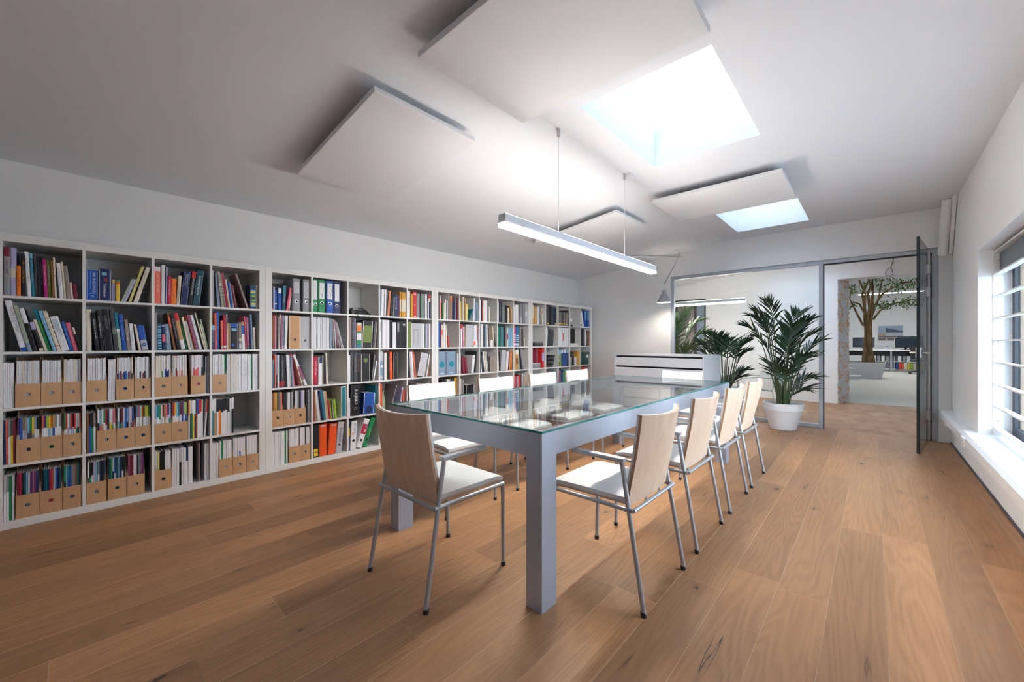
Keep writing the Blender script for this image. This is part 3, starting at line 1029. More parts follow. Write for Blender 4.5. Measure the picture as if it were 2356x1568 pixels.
# ------------------------------------------------------------------ drawer cabinet
def cabinet():
    x0, x1, y0, y1, H = 1.13, 2.39, 4.30, 5.06, 1.0
    t = tag(empty('plan_cabinet', ((x0 + x1) / 2, (y0 + y1) / 2, 0)), 'white flat-file drawer cabinet with black slots behind the table', 'cabinet')
    hx, hy = (x1 - x0) / 2, (y1 - y0) / 2
    MB().box((-hx, -hy, H - 0.018), (hx, hy, H)).build('top_panel', 'cabinet_white', t, bevel=0.0015, bseg=1)
    for s in (-1, 1):
        a, c = sorted((s * hx, s * (hx - 0.016)))
        MB().box((a, -hy, 0), (c, hy, H - 0.018)).build('side_panel', 'cabinet_white', t)
    MB().box((-hx + .016, hy - 0.012, 0), (hx - .016, hy, H - .018)).build('back_panel', 'cabinet_white', t)
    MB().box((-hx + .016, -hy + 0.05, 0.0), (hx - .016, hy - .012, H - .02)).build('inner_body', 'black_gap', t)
    z = H - 0.018
    rows = 6
    dh = 0.1475
    for k in range(rows):
        zt_ = z - k * dh - 0.024
        zb_ = z - (k + 1) * dh
        if k in (2, 5):
            parts = ((-hx + 0.018, -hx + 0.018 + 0.36), (-hx + 0.396, hx - 0.018))
        else:
            parts = ((-hx + 0.018, hx - 0.018),)
        for (a, c) in parts:
            MB().box((a, -hy, zb_), (c, -hy + 0.018, zt_)).build('drawer_front', 'cabinet_white', t, bevel=0.0015, bseg=1)
    MB().box((-hx + .016, -hy + 0.02, 0), (hx - .016, -hy + .04, 0.095)).build('plinth', 'cabinet_white', t)
    return t


cabinet()

# ------------------------------------------------------------------ palms
def frond(parent, base, az, stem_len, blade_len, lean, droop, rg, leaf='palm_leaf', nleaf=20, ll=0.30, lw=0.030, name='frond'):
    b = MB()
    d = Vector((math.cos(az), math.sin(az), 0))
    pts = []
    p = Vector(base)
    ang = math.radians(90 - lean)            # elevation
    n1, n2 = 7, 14
    for i in range(n1 + 1):
        pts.append(p.copy())
        p = p + (d * math.cos(ang) + Vector((0, 0, math.sin(ang)))) * (stem_len / n1)
        ang -= math.radians(lean * 0.05)
    for i in range(n2):
        ang -= math.radians(droop / n2 * (0.4 + 1.2 * i / n2))
        p = p + (d * math.cos(ang) + Vector((0, 0, math.sin(ang)))) * (blade_len / n2)
        pts.append(p.copy())
    rs = [0.0085 - 0.0070 * i / (len(pts) - 1) for i in range(len(pts))]
    b.tube([tuple(q) for q in pts], rs, 6, mi=1)
    side = Vector((-math.sin(az), math.cos(az), 0))
    for k in range(nleaf):
        f = (k + 0.5) / nleaf
        idx = n1 + f * (n2 - 0.3)
        i0 = min(int(idx), len(pts) - 2)
        q = pts[i0].lerp(pts[i0 + 1], idx - i0)
        tan = (pts[i0 + 1] - pts[i0]).normalized()
        nrm = side.cross(tan)
        env = math.sin(math.pi * (0.16 + 0.80 * f)) ** 0.7
        for s in (-1, 1):
            L_ = ll * env * rg.uniform(0.85, 1.12)
            sp = 0.95 - 0.55 * f + rg.uniform(-0.08, 0.08)
            dirv = (side * s * sp + tan * (0.55 + 0.5 * f) + Vector((0, 0, rg.uniform(0.0, 0.42)))).normalized()
            wv = (tan - dirv * tan.dot(dirv)).normalized()
            up = dirv.cross(wv)
            if up.z < 0:
                up = -up
            w_ = lw * (0.75 + 0.35 * env)
            n = len(b.v)
            c = [q]
            sag = rg.uniform(0.05, 0.22)
            for j, tt in enumerate((0.33, 0.70, 1.0)):
                c.append(q + dirv * (L_ * tt) - Vector((0, 0, sag * L_ * tt * tt)))
            ws = (0.25, 1.0, 0.62)
            for j in range(3):
                fold = -up * (w_ * 0.18 * ws[j])
                b.v += [tuple(c[j] - wv * w_ * 0.5 * ws[j] + up * w_ * 0.16 * ws[j]), tuple(c[j] + fold), tuple(c[j] + wv * w_ * 0.5 * ws[j] + up * w_ * 0.16 * ws[j])]
            b.v.append(tuple(c[3]))
            for j in range(2):
                a = n + 3 * j
                b.f += [(a, a + 1, a + 4, a + 3), (a + 1, a + 2, a + 5, a + 4)]
                b.m += [0, 0]
            a = n + 6
            b.f += [(a, a + 1, a + 3), (a + 1, a + 2, a + 3)]
            b.m += [0, 0]
    o = b.build(name, [leaf, 'palm_stem'], parent)
    return o


def pot(parent, r_top, r_bot, h, rim):
    MB().lathe([(r_bot * 0.9, 0.0), (r_bot, 0.006), (r_top * 0.93, h - rim), (r_top * 0.985, h - rim), (r_top, h - 0.004), (r_top * 0.985, h), (r_top * 0.93, h), (r_top * 0.88, h - 0.06), (r_top * 0.8, h - 0.06)], seg=36).build('pot', 'pot_white', parent, smooth=True)
    MB().lathe([(r_top * 0.86, h - 0.075), (r_top * 0.88, h - 0.045)], seg=24).build('soil', 'soil', parent)


def palm(name, label, loc, specs, potd, leaf='palm_leaf', seed=1, ll=0.30, lw=0.03, nleaf=20):
    t = tag(empty('potted_palm', loc), label, 'plant', 'potted palms by the glass partition')
    pot(t, *potd)
    rg = random.Random(seed)
    zb = potd[2] - 0.05
    for (az, st, bl, lean, droop) in specs:
        a = math.radians(az)
        r = rg.uniform(0.02, 0.07)
        frond(t, (r * math.cos(a), r * math.sin(a), zb), a, st, bl, lean, droop, rg, leaf, nleaf, ll * rg.uniform(0.9, 1.1), lw)
    # leaning young canes
    for k in range(5):
        a = rg.uniform(0, 6.28)
        r = rg.uniform(0.01, 0.06)
        MB().tube([(r * math.cos(a), r * math.sin(a), zb), (1.6 * r * math.cos(a), 1.6 * r * math.sin(a), zb + 0.25), (2.4 * r * math.cos(a), 2.4 * r * math.sin(a), zb + rg.uniform(0.4, 0.55))], [0.014, 0.010, 0.003], 8).build('cane', 'palm_stem', t, smooth=True)
    return t


# camera-facing directions: image left ~ azimuth 222 deg, image right ~ 42 deg
palm('potted_palm', 'dark green palm in a white rimmed pot before the glass', (3.095, 5.33, 0),
     [(222, 0.84, 0.42, 9, 76), (210, 0.76, 0.38, 12, 70), (235, 0.96, 0.38, 4, 40), (40, 0.82, 0.36, 8, 66), (60, 0.88, 0.34, 5, 60), (25, 0.60, 0.34, 13, 66),
      (150, 0.80, 0.38, 6, 66), (300, 0.70, 0.36, 7, 60), (45, 0.44, 0.32, 16, 70), (90, 0.54, 0.34, 9, 62), (330, 0.44, 0.32, 12, 66), (35, 0.26, 0.28, 24, 74),
      (50, 0.14, 0.26, 30, 74), (180, 0.62, 0.36, 9, 66), (10, 0.66, 0.34, 9, 70), (55, 0.66, 0.34, 4, 55), (190, 0.88, 0.38, 5, 60), (350, 0.76, 0.36, 5, 60), (120, 0.34, 0.30, 14, 66), (285, 0.30, 0.28, 14, 66)],
     (0.235, 0.15, 0.36, 0.095), seed=4, ll=0.31, lw=0.029, nleaf=11)
palm('potted_palm', 'low palm squeezed between the drawer cabinet and the glass', (2.36, 5.36, 0),
     [(222, 0.52, 0.34, 12, 66), (245, 0.58, 0.34, 7, 60), (40, 0.55, 0.30, 10, 62), (60, 0.52, 0.30, 12, 58), (20, 0.44, 0.28, 12, 62), (300, 0.52, 0.34, 8, 60), (120, 0.58, 0.34, 6, 60), (35, 0.24, 0.24, 18, 70), (50, 0.16, 0.22, 20, 70), (200, 0.44, 0.32, 14, 70), (270, 0.54, 0.34, 5, 50), (160, 0.50, 0.32, 10, 60), (0, 0.52, 0.30, 8, 60)],
     (0.20, 0.14, 0.42, 0.08), seed=9, ll=0.27, lw=0.029, nleaf=11)
palm('potted_palm', 'palm lit bright green in the corridor behind the glass', (1.22, 6.45, 0),
     [(222, 0.80, 0.50, 8, 66), (245, 0.88, 0.50, 5, 60), (40, 0.78, 0.50, 12, 66), (60, 0.90, 0.50, 6, 60), (20, 0.62, 0.48, 16, 66), (300, 0.70, 0.48, 8, 66), (120, 0.80, 0.48, 6, 60), (35, 0.50, 0.45, 20, 70), (260, 0.50, 0.42, 12, 70), (350, 0.45, 0.4, 16, 70), (180, 0.5, 0.4, 12, 70), (280, 0.35, 0.4, 10, 50), (330, 0.35, 0.4, 12, 50), (30, 0.32, 0.4, 12, 50)],
     (0.24, 0.16, 0.45, 0.09), leaf='palm_leaf_lit', seed=21, ll=0.36, lw=0.032, nleaf=13)

# ------------------------------------------------------------------ corridor furniture
def wire_chair():
    t = tag(empty('wire_chair', (2.45, 6.36, 0), math.radians(127)), 'pale green wire armchair behind the glass', 'chair')
    # local: front +Y
    hw, hd = 0.26, 0.26
    fr = [(-hw, -hd, 0.40), (-hw, hd, 0.43), (hw, hd, 0.43), (hw, -hd, 0.40), (-hw, -hd, 0.40)]
    MB().tube(fr, 0.007, 8).build('seat_frame', 'wire_green', t, smooth=True)
    for i in range(1, 12):
        x = -hw + 2 * hw * i / 12
        MB().tube([(x, hd, 0.43), (x, 0, 0.405), (x, -hd, 0.40), (x, -hd - 0.05, 0.50), (x, -hd - 0.12, 0.74)], 0.0028, 5).build('wire', 'wire_green', t)
    MB().tube([(-hw, -hd, 0.40), (-hw, -hd - 0.12, 0.74), (hw, -hd - 0.12, 0.74), (hw, -hd, 0.40)], 0.007, 8).build('back_frame', 'wire_green', t, smooth=True)
    for z, y in ((0.52, -hd - .055), (0.64, -hd - .09)):
        MB().tube([(-hw, y, z), (hw, y, z)], 0.003, 5).build('back_wire', 'wire_green', t)
    for s in (-1, 1):
        MB().tube([(s * hw, -hd - 0.07, 0.60), (s * (hw + 0.04), 0, 0.62), (s * (hw + 0.04), hd * 0.8, 0.61), (s * hw, hd, 0.56), (s * hw, hd, 0.43)], 0.008, 8).build('armrest', 'wire_green', t, smooth=True)
        for yy in (-1, 1):
            MB().tube([(s * hw, yy * hd, 0.41), (s * (hw + 0.03), yy * (hd + 0.06), 0.0)], 0.007, 8).build('leg', 'wire_green', t, smooth=True)
    return t


wire_chair()
t = tag(empty('side_table', (2.02, 7.25, 0)), 'small round white side table beside the wire chair', 'table')
MB().lathe([(0.27, 0.545), (0.275, 0.55), (0.275, 0.565), (0.27, 0.57)], seg=32).build('table_top', 'white_gloss', t, smooth=True)
MB().tube([(0, 0, 0.02), (0, 0, 0.546)], 0.02, 12).build('column', 'white_gloss', t, smooth=True)
MB().lathe([(0.17, 0.0), (0.17, 0.012), (0.03, 0.02)], seg=28).build('base', 'white_gloss', t, smooth=True)

t = tag(empty('loose_cable', (4.22, YF - 0.002, 2.40)), 'dark wires dangling from the lintel of the cut opening', 'cable')
MB().tube([(0.06, 0.0, 0.30), (0.03, -0.02, 0.18), (0.02, -0.03, 0.10), (0.05, -0.03, 0.0), (0.0, -0.02, -0.05)], 0.004, 6).build('wire', 'cable_black', t)
MB().tube([(0.02, -0.03, 0.12), (-0.04, -0.03, 0.08), (-0.05, -0.03, 0.0), (-0.03, -0.03, -0.04)], 0.004, 6).build('wire', 'cable_black', t)

# ------------------------------------------------------------------ office beyond the opening
def big_tree():
    t = tag(empty('indoor_tree', (3.88, 16.95, 0)), 'tall braided-trunk tree in a white tapering planter', 'tree')
    MB().frustum((-0.45, 0.33, -0.32, 0.32, 0.0), (-0.60, 0.44, -0.4, 0.4, 0.52)).build('planter', 'pot_white', t)
    MB().box((-0.58, -0.36, 0.521), (0.42, 0.36, 0.525)).build('soil', 'soil', t)
    rg = random.Random(8)
    tops = []
    for k in range(5):
        a0 = k * 2 * math.pi / 5
        pts, rs = [], []
        for i in range(13):
            z = 0.5 + 1.75 * i / 12
            r = 0.09 * (1 - 0.35 * min(1, i / 5)) + (0.025 if i < 2 else 0) + (0.05 * max(0, i - 8) / 4)
            a = a0 + i * 0.20
            pts.append((r * math.cos(a), r * math.sin(a), z)); rs.append(0.072 - 0.036 * i / 12)
        o = MB().tube(pts, rs, 9).build('trunk_strand', 'bark', t, smooth=True)
        e = pts[-1]
        p2 = (e[0] * 1.2 + rg.uniform(-.1, .1), e[1] * 1.3, e[2] + 0.6)
        p3 = (p2[0] + rg.uniform(-.25, .25), p2[1] + rg.uniform(-.2, .2), 3.45)
        MB().tube([e, p2, p3], [0.037, 0.032, 0.018], 8).build('branch', 'bark', t, smooth=True)
        tops.append(p3)
    br = [[(0.12, 0, 1.95), (0.30, -0.05, 2.25), (0.62, -0.1, 2.45), (1.15, -0.1, 2.55)], [(-0.12, 0, 1.75), (-0.30, 0, 2.2), (-0.48, 0, 2.7), (-0.42, 0, 3.2)],
          [(0.1, 0, 2.3), (0.35, 0, 2.8), (0.8, -0.05, 3.1), (1.4, 0, 3.15)], [(-0.1, 0, 2.2), (-0.22, 0.1, 2.5), (-0.4, 0.1, 2.6)], [(0.1, 0, 2.1), (0.25, 0, 2.6), (0.35, 0, 3.3)]]
    for b_ in br:
        MB().tube(b_, [0.035, 0.028, 0.018, 0.008][:len(b_)], 7).build('branch', 'bark', t, smooth=True)
    b = MB()
    blobs = [(0.45, -0.1, 2.45, 0.28, 130), (0.95, -0.1, 2.48, 0.35, 150), (0.8, 0, 3.08, 0.40, 200), (1.35, 0, 3.1, 0.30, 120), (-0.45, 0, 3.0, 0.22, 70), (-0.42, 0.1, 2.5, 0.16, 40), (0.2, 0, 3.25, 0.5, 160)]
    for (x, y, z, r, n) in blobs:
        for _ in range(n):
            c = Vector((x + rg.gauss(0, r * 0.5), y + rg.gauss(0, r * 0.4), z + rg.gauss(0, r * 0.30)))
            d = Vector((rg.uniform(-1, 1), rg.uniform(-1, 1), rg.uniform(-1.2, 0.1))).normalized()
            s = d.cross(Vector((rg.uniform(-1, 1), rg.uniform(-1, 1), 1))).normalized() * 0.024
            b.quad([tuple(c), tuple(c + d * 0.045 + s), tuple(c + d * 0.11), tuple(c + d * 0.045 - s)])
    o = b.build('foliage', 'tree_leaf', t)
    o['kind'] = 'stuff'
    return t


big_tree()
t = tag(empty('white_step', (3.45, 15.6, 0)), 'low white metal step beside the tree planter', 'step')
MB().box((-0.06, -0.12, 0.10), (0.26, 0.12, 0.135)).build('tread', 'white_gloss', t)
MB().box((0.0, -0.1, 0.0), (0.22, 0.1, 0.04)).build('foot', 'white_gloss', t)
MB().box((-0.18, -0.12, 0.33), (0.06, 0.12, 0.365)).build('tread', 'white_gloss', t)
MB().box((-0.06, -0.03, 0.04), (0.0, 0.03, 0.365)).build('post', 'white_gloss', t)

t = tag(empty('office_desk', (4.4, 21.5, 0)), 'white desk row with screens at the back of the office', 'desk')
MB().box((-1.3, -0.4, 0.84), (1.7, 0.4, 0.88)).build('desk_top', 'white_gloss', t)
MB().box((-1.25, 0.3, 0.62), (1.65, 0.33, 0.84)).build('modesty_panel', 'monitor_black', t)
for x in (-1.2, 0.15, 1.55):
    MB().box((x - 0.025, -0.35, 0), (x + 0.025, -0.30, 0.84)).build('leg', 'tube_silver', t)
    MB().box((x - 0.025, 0.28, 0), (x + 0.025, 0.33, 0.84)).build('leg', 'tube_silver', t)


def monitor(label, x, y, z, w, h, rz):
    t = tag(empty('computer_monitor', (x, y, z), rz), label, 'monitor', 'screens on the office desk')
    MB().box((-w / 2, -0.02, 0.10), (w / 2, 0.03, 0.10 + h)).build('casing', 'monitor_black', t, bevel=0.006)
    MB().box((-w / 2 + 0.02, -0.0225, 0.125), (w / 2 - 0.02, -0.0195, 0.10 + h - 0.02)).build('screen', 'screen_dark', t)
    MB().box((-0.03, 0.0, 0.0), (0.03, 0.04, 0.12)).build('neck', 'monitor_black', t)
    MB().box((-0.13, -0.09, 0), (0.13, 0.09, 0.015)).build('foot', 'monitor_black', t)


monitor('dark monitor seen behind the tree trunk', 3.70, 21.45, 0.88, 0.70, 0.42, 0.05)
monitor('tilted dark monitor in front at the glass door side', 4.97, 21.25, 0.88, 0.62, 0.38, -0.25)
monitor('wide dark monitor standing behind the tilted one', 5.12, 21.6, 0.88, 0.75, 0.46, 0.0)
t = tag(empty('pen_cup', (4.42, 21.3, 0.88)), 'grey pen cup on the office desk', 'cup')
MB().lathe([(0.04, 0), (0.045, 0.11), (0.041, 0.11), (0.036, 0.01)], seg=14).build('cup', 'frame_grey', t, smooth=True)
for k in range(4):
    MB().tube([(0.01 * k - .015, 0.005 * k, 0.012), (0.025 * k - 0.04, 0.01 * k, 0.17)], 0.004, 5).build('pen', ('frame_dark', 'steel')[k % 2], t)

t = tag(empty('wall_poster', (4.55, 24.79, 1.0)), 'poster of a long modern house on the office wall', 'poster')
MB().box((-0.40, -0.006, 0.0), (0.52, 0.0, 1.0)).build('sheet', mat('poster_white', (0.72, 0.73, 0.74), 0.7), t)
MB().box((-0.36, -0.009, 0.42), (0.48, -0.006, 0.97)).build('print_sky', mat('poster_sky', (0.33, 0.40, 0.55), 0.7), t)
hs = MB(); hs.quad([(-0.10, -0.011, 0.50), (0.48, -0.011, 0.50), (0.48, -0.011, 0.72), (-0.10, -0.011, 0.88)])
hs.build('print_house', mat('poster_house', (0.10, 0.11, 0.17), 0.7), t)
MB().box((-0.10, -0.0125, 0.50), (0.48, -0.0105, 0.66)).build('print_base', mat('poster_pale', (0.42, 0.46, 0.54), 0.7), t)
MB().box((-0.36, -0.0125, 0.42), (0.48, -0.0095, 0.50)).build('print_ground', mat('poster_ground', (0.16, 0.13, 0.12), 0.7), t)
MB().box((-0.36, -0.0125, 0.50), (-0.10, -0.0095, 0.62)).build('print_trees', mat('poster_trees', (0.40, 0.30, 0.20), 0.7), t)
for k in range(3):
    MB().box((-0.36 + 0.29 * k, -0.009, 0.28), (-0.10 + 0.29 * k, -0.006, 0.39)).build('print_small', 'poster_ground', t)

t = tag(empty('low_shelf', (4.75, 23.3, 0)), 'low white shelf unit under the office desk', 'shelf')
for z in (0.0, 0.32, 0.66):
    MB().box((-0.95, -0.18, z), (1.3, 0.18, z + 0.02)).build('shelf', 'white_gloss', t)
for x in (-0.95, -0.05, 1.28):
    MB().box((x, -0.18, 0.02), (x + 0.02, 0.18, 0.66)).build('divider', 'white_gloss', t)
MB().box((-0.95, 0.17, 0.02), (1.3, 0.18, 0.66)).build('back_panel', 'frame_grey', t)
BC = ['1f3f7a', 'd9431f', 'd86a50', 'ded6c6', 'c9b24a', '8aa23c', 'c9bda8', 'b8a88c', 'd9b638', 'c8b65a', 'a8b04a', 'e0d8c8']
nm = ['blue', 'red', 'salmon', 'ivory', 'mustard', 'green', 'beige', 'tan', 'yellow', 'straw', 'lime', 'cream']
for k, c in enumerate(BC):
    x = 4.75 + 0.0 + k * 0.088
    o = MB().box((0, -0.13, 0), (0.078, 0.13, 0.27)).build('office_binder', mat('obinder_%d' % k, c, 0.5), loc=(x, 23.22, 0.02))
    tag(o, '%s binder on the low office shelf beyond the opening' % nm[k], 'binder', 'binders on the office shelf')
for k in range(7):
    x = 4.0 + k * 0.14 + (0.25 if k > 3 else 0)
    o = MB().box((0, -0.13, 0), (0.10, 0.13, 0.25)).build('office_binder', mat('obinder_w%d' % (k % 2), ('d8d8d4', '8d8d8f')[k % 2], 0.5), loc=(x, 23.22, 0.34))
    tag(o, '%s binder, %s from the tree trunk on the upper office shelf' % (('white', 'grey')[k % 2], ('first', 'second', 'third', 'fourth', 'fifth', 'sixth', 'seventh')[k]), 'binder', 'binders on the office shelf')
t = tag(empty('office_chair', (5.28, 20.2, 0)), 'black office swivel chair half hidden by the glass door', 'chair')
MB().box((-0.24, -0.24, 0.46), (0.24, 0.24, 0.53)).build('seat', 'rubber', t, bevel=0.03)
MB().box((-0.22, 0.20, 0.58), (0.22, 0.26, 1.0)).build('backrest', 'rubber', t, bevel=0.02)
MB().tube([(0, 0, 0.1), (0, 0, 0.47)], 0.03, 10).build('column', 'steel', t)
for k in range(5):
    a = k * 2 * math.pi / 5
    MB().tube([(0, 0, 0.12), (0.3 * math.cos(a), 0.3 * math.sin(a), 0.06)], 0.02, 6).build('foot_arm', 'rubber', t)
    MB().lathe([(0.03, -0.02), (0.03, 0.02)], seg=10).build('castor', 'rubber', t, loc=(0.3 * math.cos(a), 0.3 * math.sin(a), 0.03), rot=(math.pi / 2, 0, a))
t = tag(empty('office_lamp', (4.5, 18.6, 2.95)), 'thin bright strip lamp in the office behind the tree', 'lamp')
MB().box((-0.9, -0.03, 0.02), (1.4, 0.03, 0.07)).build('housing', 'lamp_housing', t)
MB().box((-0.9, -0.028, 0.0), (1.4, 0.028, 0.02)).build('diffuser', 'office_lamp_lit', t)
for x in (-0.6, 1.1):
    MB().tube([(x, 0, 0.07), (x, 0, 1.15)], 0.004, 5).build('cable', 'cable_white', t)

# ------------------------------------------------------------------ bookcases
UL, CW, BT, OT, DEP = 1.85, 0.3372, 0.016, 0.05, 0.39     # unit length, cell, board, outer board, depth
ORD = ['first', 'second', 'third', 'fourth', 'fifth', 'sixth', 'seventh', 'eighth', 'ninth', 'tenth', 'eleventh', 'twelfth', 'thirteenth', 'fourteenth', 'fifteenth', 'sixteenth', 'seventeenth', 'eighteenth', 'nineteenth', 'twentieth', 'twenty-first', 'twenty-second', 'twenty-third', 'twenty-fourth', 'twenty-fifth', 'twenty-sixth', 'twenty-seventh', 'twenty-eighth']
CASE = ['nearest bookcase', 'second-nearest bookcase', 'third-nearest bookcase', 'farthest bookcase']
ROWN = ['top row', 'second row', 'third row', 'fourth row', 'bottom row']


def cell_origin(u, r, c):
    """left bottom front corner of a cell; u 1..4, r 1..5 from the top, c 1..5"""
    y = (u - 2) * UL + OT + (c - 1) * (CW + BT)
    z = OT + (5 - r) * (CW + BT)
    return y, z


def bookcase(u):
    t = tag(empty('bookcase', (0, (u - 2) * UL, 0)), ('white cube bookcase full of plywood magazine files, nearest the camera', 'white cube bookcase with green and blue binders on top', 'white cube bookcase with pale blue binders, before the farthest one', 'white cube bookcase standing against the end wall')[u - 1], 'bookcase', 'white cube bookcases along the wall')
    g = 0.0008
    MB().box((-DEP, g, 0), (0, OT, UL)).build('side_panel', 'shelf_white', t, bevel=0.001, bseg=1)
    MB().box((-DEP, UL - OT, 0), (0, UL - g, UL)).build('side_panel', 'shelf_white', t, bevel=0.001, bseg=1)
    MB().box((-DEP, OT, UL - OT), (0, UL - OT, UL)).build('top_panel', 'shelf_white', t, bevel=0.001, bseg=1)
    MB().box((-DEP, OT, 0), (0, UL - OT, OT)).build('bottom_panel', 'shelf_white', t, bevel=0.001, bseg=1)
    for k in range(1, 5):
        y = OT + k * CW + (k - 1) * BT
        MB().box((-DEP, y, OT), (-0.001, y + BT, UL - OT)).build('divider', 'shelf_white', t)
    me = MB().box((-DEP, 0, 0), (-0.001, CW, BT)).mesh('shelf', 'shelf_white')
    for c in range(5):
        for r in range(1, 5):
            o = bpy.data.objects.new('shelf', me)
            o.location = (0, OT + c * (CW + BT), OT + r * CW + (r - 1) * BT)
            COL.objects.link(o)
            o.parent = t
    return t


for u_ in (1, 2, 3, 4):
    bookcase(u_)

# colour codes: sRGB and the words used in labels
CC = {
    'wh': ('e6e6ea', 'white'), 'iv': ('ddd3bd', 'ivory'), 'lg': ('b9bac0', 'light grey'), 'gr': ('8d8d91', 'grey'), 'dg': ('46474c', 'dark grey'), 'bk': ('1b1b20', 'black'),
    'nv': ('1d2f5e', 'navy'), 'bl': ('1f56b0', 'blue'), 'lb': ('7fb6d6', 'light blue'), 'bg': ('7f95ab', 'blue-grey'), 'tl': ('1c7f93', 'teal'), 'dt': ('174a5c', 'dark teal'),
    'gn': ('1f8a55', 'green'), 'ol': ('6d8038', 'olive green'), 'lm': ('9cc13c', 'lime green'), 'sg': ('a3b19a', 'sage green'), 'ye': ('e6c33a', 'yellow'), 'py': ('e0d684', 'pale yellow'),
    'or': ('ec7a22', 'orange'), 'so': ('e8551e', 'bright orange'), 'rd': ('cf2b2f', 'red'), 'cr': ('b51f45', 'crimson'), 'mg': ('b5147a', 'magenta'), 'pk': ('e4677f', 'pink'), 'sa': ('e8705c', 'salmon'),
    'pu': ('5c2f6e', 'purple'), 'lv': ('b4b0d6', 'lavender'), 'mv': ('9c5a78', 'mauve'), 'br': ('8a5a33', 'brown'), 'tn': ('c69a67', 'tan'), 'tp': ('93857f', 'taupe'), 'mr': ('7c2437', 'maroon'),
    'cu': ('d98a5c', 'copper'), 'kr': ('c8996a', 'kraft brown'), 'oc': ('d39a2c', 'ochre'), 'pp': ('ead2cb', 'pale pink'), 'gg': ('74857e', 'grey-green'),
}


def cmat(c, prn=None):
    """cover colour, with optional faint lines of spine print in another colour"""
    key = 'cover_%s_%s' % (c, prn)
    if key in MATS:
        return MATS[key]
    m = mat(key, CC[c][0], 0.5, spec=0.35)
    if prn:
        N, L, b = nodes_of(m)
        uv = N.new('ShaderNodeUVMap')
        sp = N.new('ShaderNodeSeparateXYZ')
        L.new(uv.outputs[0], sp.inputs[0])
        oi = N.new('ShaderNodeObjectInfo')

        def mth(op, a, b_=None, v=None):
            n = N.new('ShaderNodeMath'); n.operation = op
            L.new(a, n.inputs[0])
            if b_ is not None:
                L.new(b_, n.inputs[1])
            elif v is not None:
                n.inputs[1].default_value = v
            return n.outputs[0]
        ua = mth('ABSOLUTE', mth('SUBTRACT', sp.outputs[0], v=0.5))
        um = mth('LESS_THAN', ua, v=0.15)
        va = mth('ABSOLUTE', mth('SUBTRACT', sp.outputs[1], v=0.58))
        vm = mth('LESS_THAN', va, v=0.27)
        no = N.new('ShaderNodeTexNoise'); no.noise_dimensions = '3D'; no.inputs['Scale'].default_value = 1.0; no.inputs['Detail'].default_value = 1
        cb = N.new('ShaderNodeCombineXYZ')
        L.new(mth('MULTIPLY', sp.outputs[0], v=5.0), cb.inputs[0]); L.new(mth('MULTIPLY', sp.outputs[1], v=55.0), cb.inputs[1]); L.new(mth('MULTIPLY', oi.outputs['Random'], v=50.0), cb.inputs[2])
        L.new(cb.outputs[0], no.inputs['Vector'])
        tm = mth('GREATER_THAN', no.outputs['Fac'], v=0.50)
        mk = mth('MULTIPLY', mth('MULTIPLY', um, vm), tm)
        mk = mth('MULTIPLY', mk, v=0.6)
        mx = N.new('ShaderNodeMix'); mx.data_type = 'RGBA'
        L.new(mk, mx.inputs['Factor'])
        mx.inputs['A'].default_value = hexc(CC[c][0]); mx.inputs['B'].default_value = hexc(CC[prn][0])
        L.new(mx.outputs['Result'], b.inputs['Base Color'])
    return m


brg = random.Random(77)


def book_mesh(name, t, h, d, mats, bands, soft=False):
    """spine towards +X at x=0, thickness along +Y from 0, standing on z=0; bands: list of (z0, z1, material index)"""
    b = MB()
    cv = min(0.0025, t * 0.2) if not soft else min(0.0008, t * 0.15)
    pi = len(mats) - 1
    g = 0.0004
    y0, y1 = g, t - g
    ins = 0.004 if not soft else 0.0
    # covers
    b.box((-d, y0, 0), (-cv, y0 + cv, h), 0)
    b.box((-d, y1 - cv, 0), (-cv, y1, h), 0)
    # pages
    b.box((-d + ins, y0 + cv, ins), (-cv, y1 - cv, h - ins), pi)
    # spine, slightly rounded, split at the bands
    zs = sorted({0.0, h} | {q * h for bnd in bands for q in bnd[:2]})
    xr = 0.0 if soft else min(0.004, t * 0.12)
    for i in range(len(zs) - 1):
        za, zb = zs[i], zs[i + 1]
        mid = (za + zb) / 2 / h
        mi = 0
        for (p, q, k) in bands:
            if p <= mid <= q:
                mi = k
        ym = (y0 + y1) / 2
        q4 = (y1 - y0) / 4
        ysx = [(y0, -xr * 0.9), (y0 + q4 * 0.8, -xr * 0.15), (y1 - q4 * 0.8, -xr * 0.15), (y1, -xr * 0.9)] if xr else [(y0, 0), (y1, 0)]
        for j in range(len(ysx) - 1):
            (ya, xa), (yb, xb) = ysx[j], ysx[j + 1]
            ua, ub = (ya - y0) / (y1 - y0), (yb - y0) / (y1 - y0)
            b.quad([(xa, ya, za), (xb, yb, za), (xb, yb, zb), (xa, ya, zb)], mi, [(ua, za / h), (ub, za / h), (ub, zb / h), (ua, zb / h)])
        b.quad([(-cv, y1, za), (-cv, y1, zb), (ysx[-1][1], y1, zb), (ysx[-1][1], y1, za)], mi)
        b.quad([(-cv, y0, za), (ysx[0][1], y0, za), (ysx[0][1], y0, zb), (-cv, y0, zb)], mi)
    b.quad([(-cv, y0, h), (0 - xr * .9, y0, h), (0 - xr * .9, y1, h), (-cv, y1, h)], 0)
    b.quad([(-cv, y0, 0), (-cv, y1, 0), (0 - xr * .9, y1, 0), (0 - xr * .9, y0, 0)], 0)
    return b.mesh(name, mats)


def rot_down():      # reads from top to bottom, letter tops towards +Y
    return Matrix(((0, 0, 1, 0), (0, 1, 0, 0), (-1, 0, 0, 0), (0, 0, 0, 1)))


def rot_up():        # reads from bottom to top
    return Matrix(((0, 0, 1, 0), (0, -1, 0, 0), (1, 0, 0, 0), (0, 0, 0, 1)))


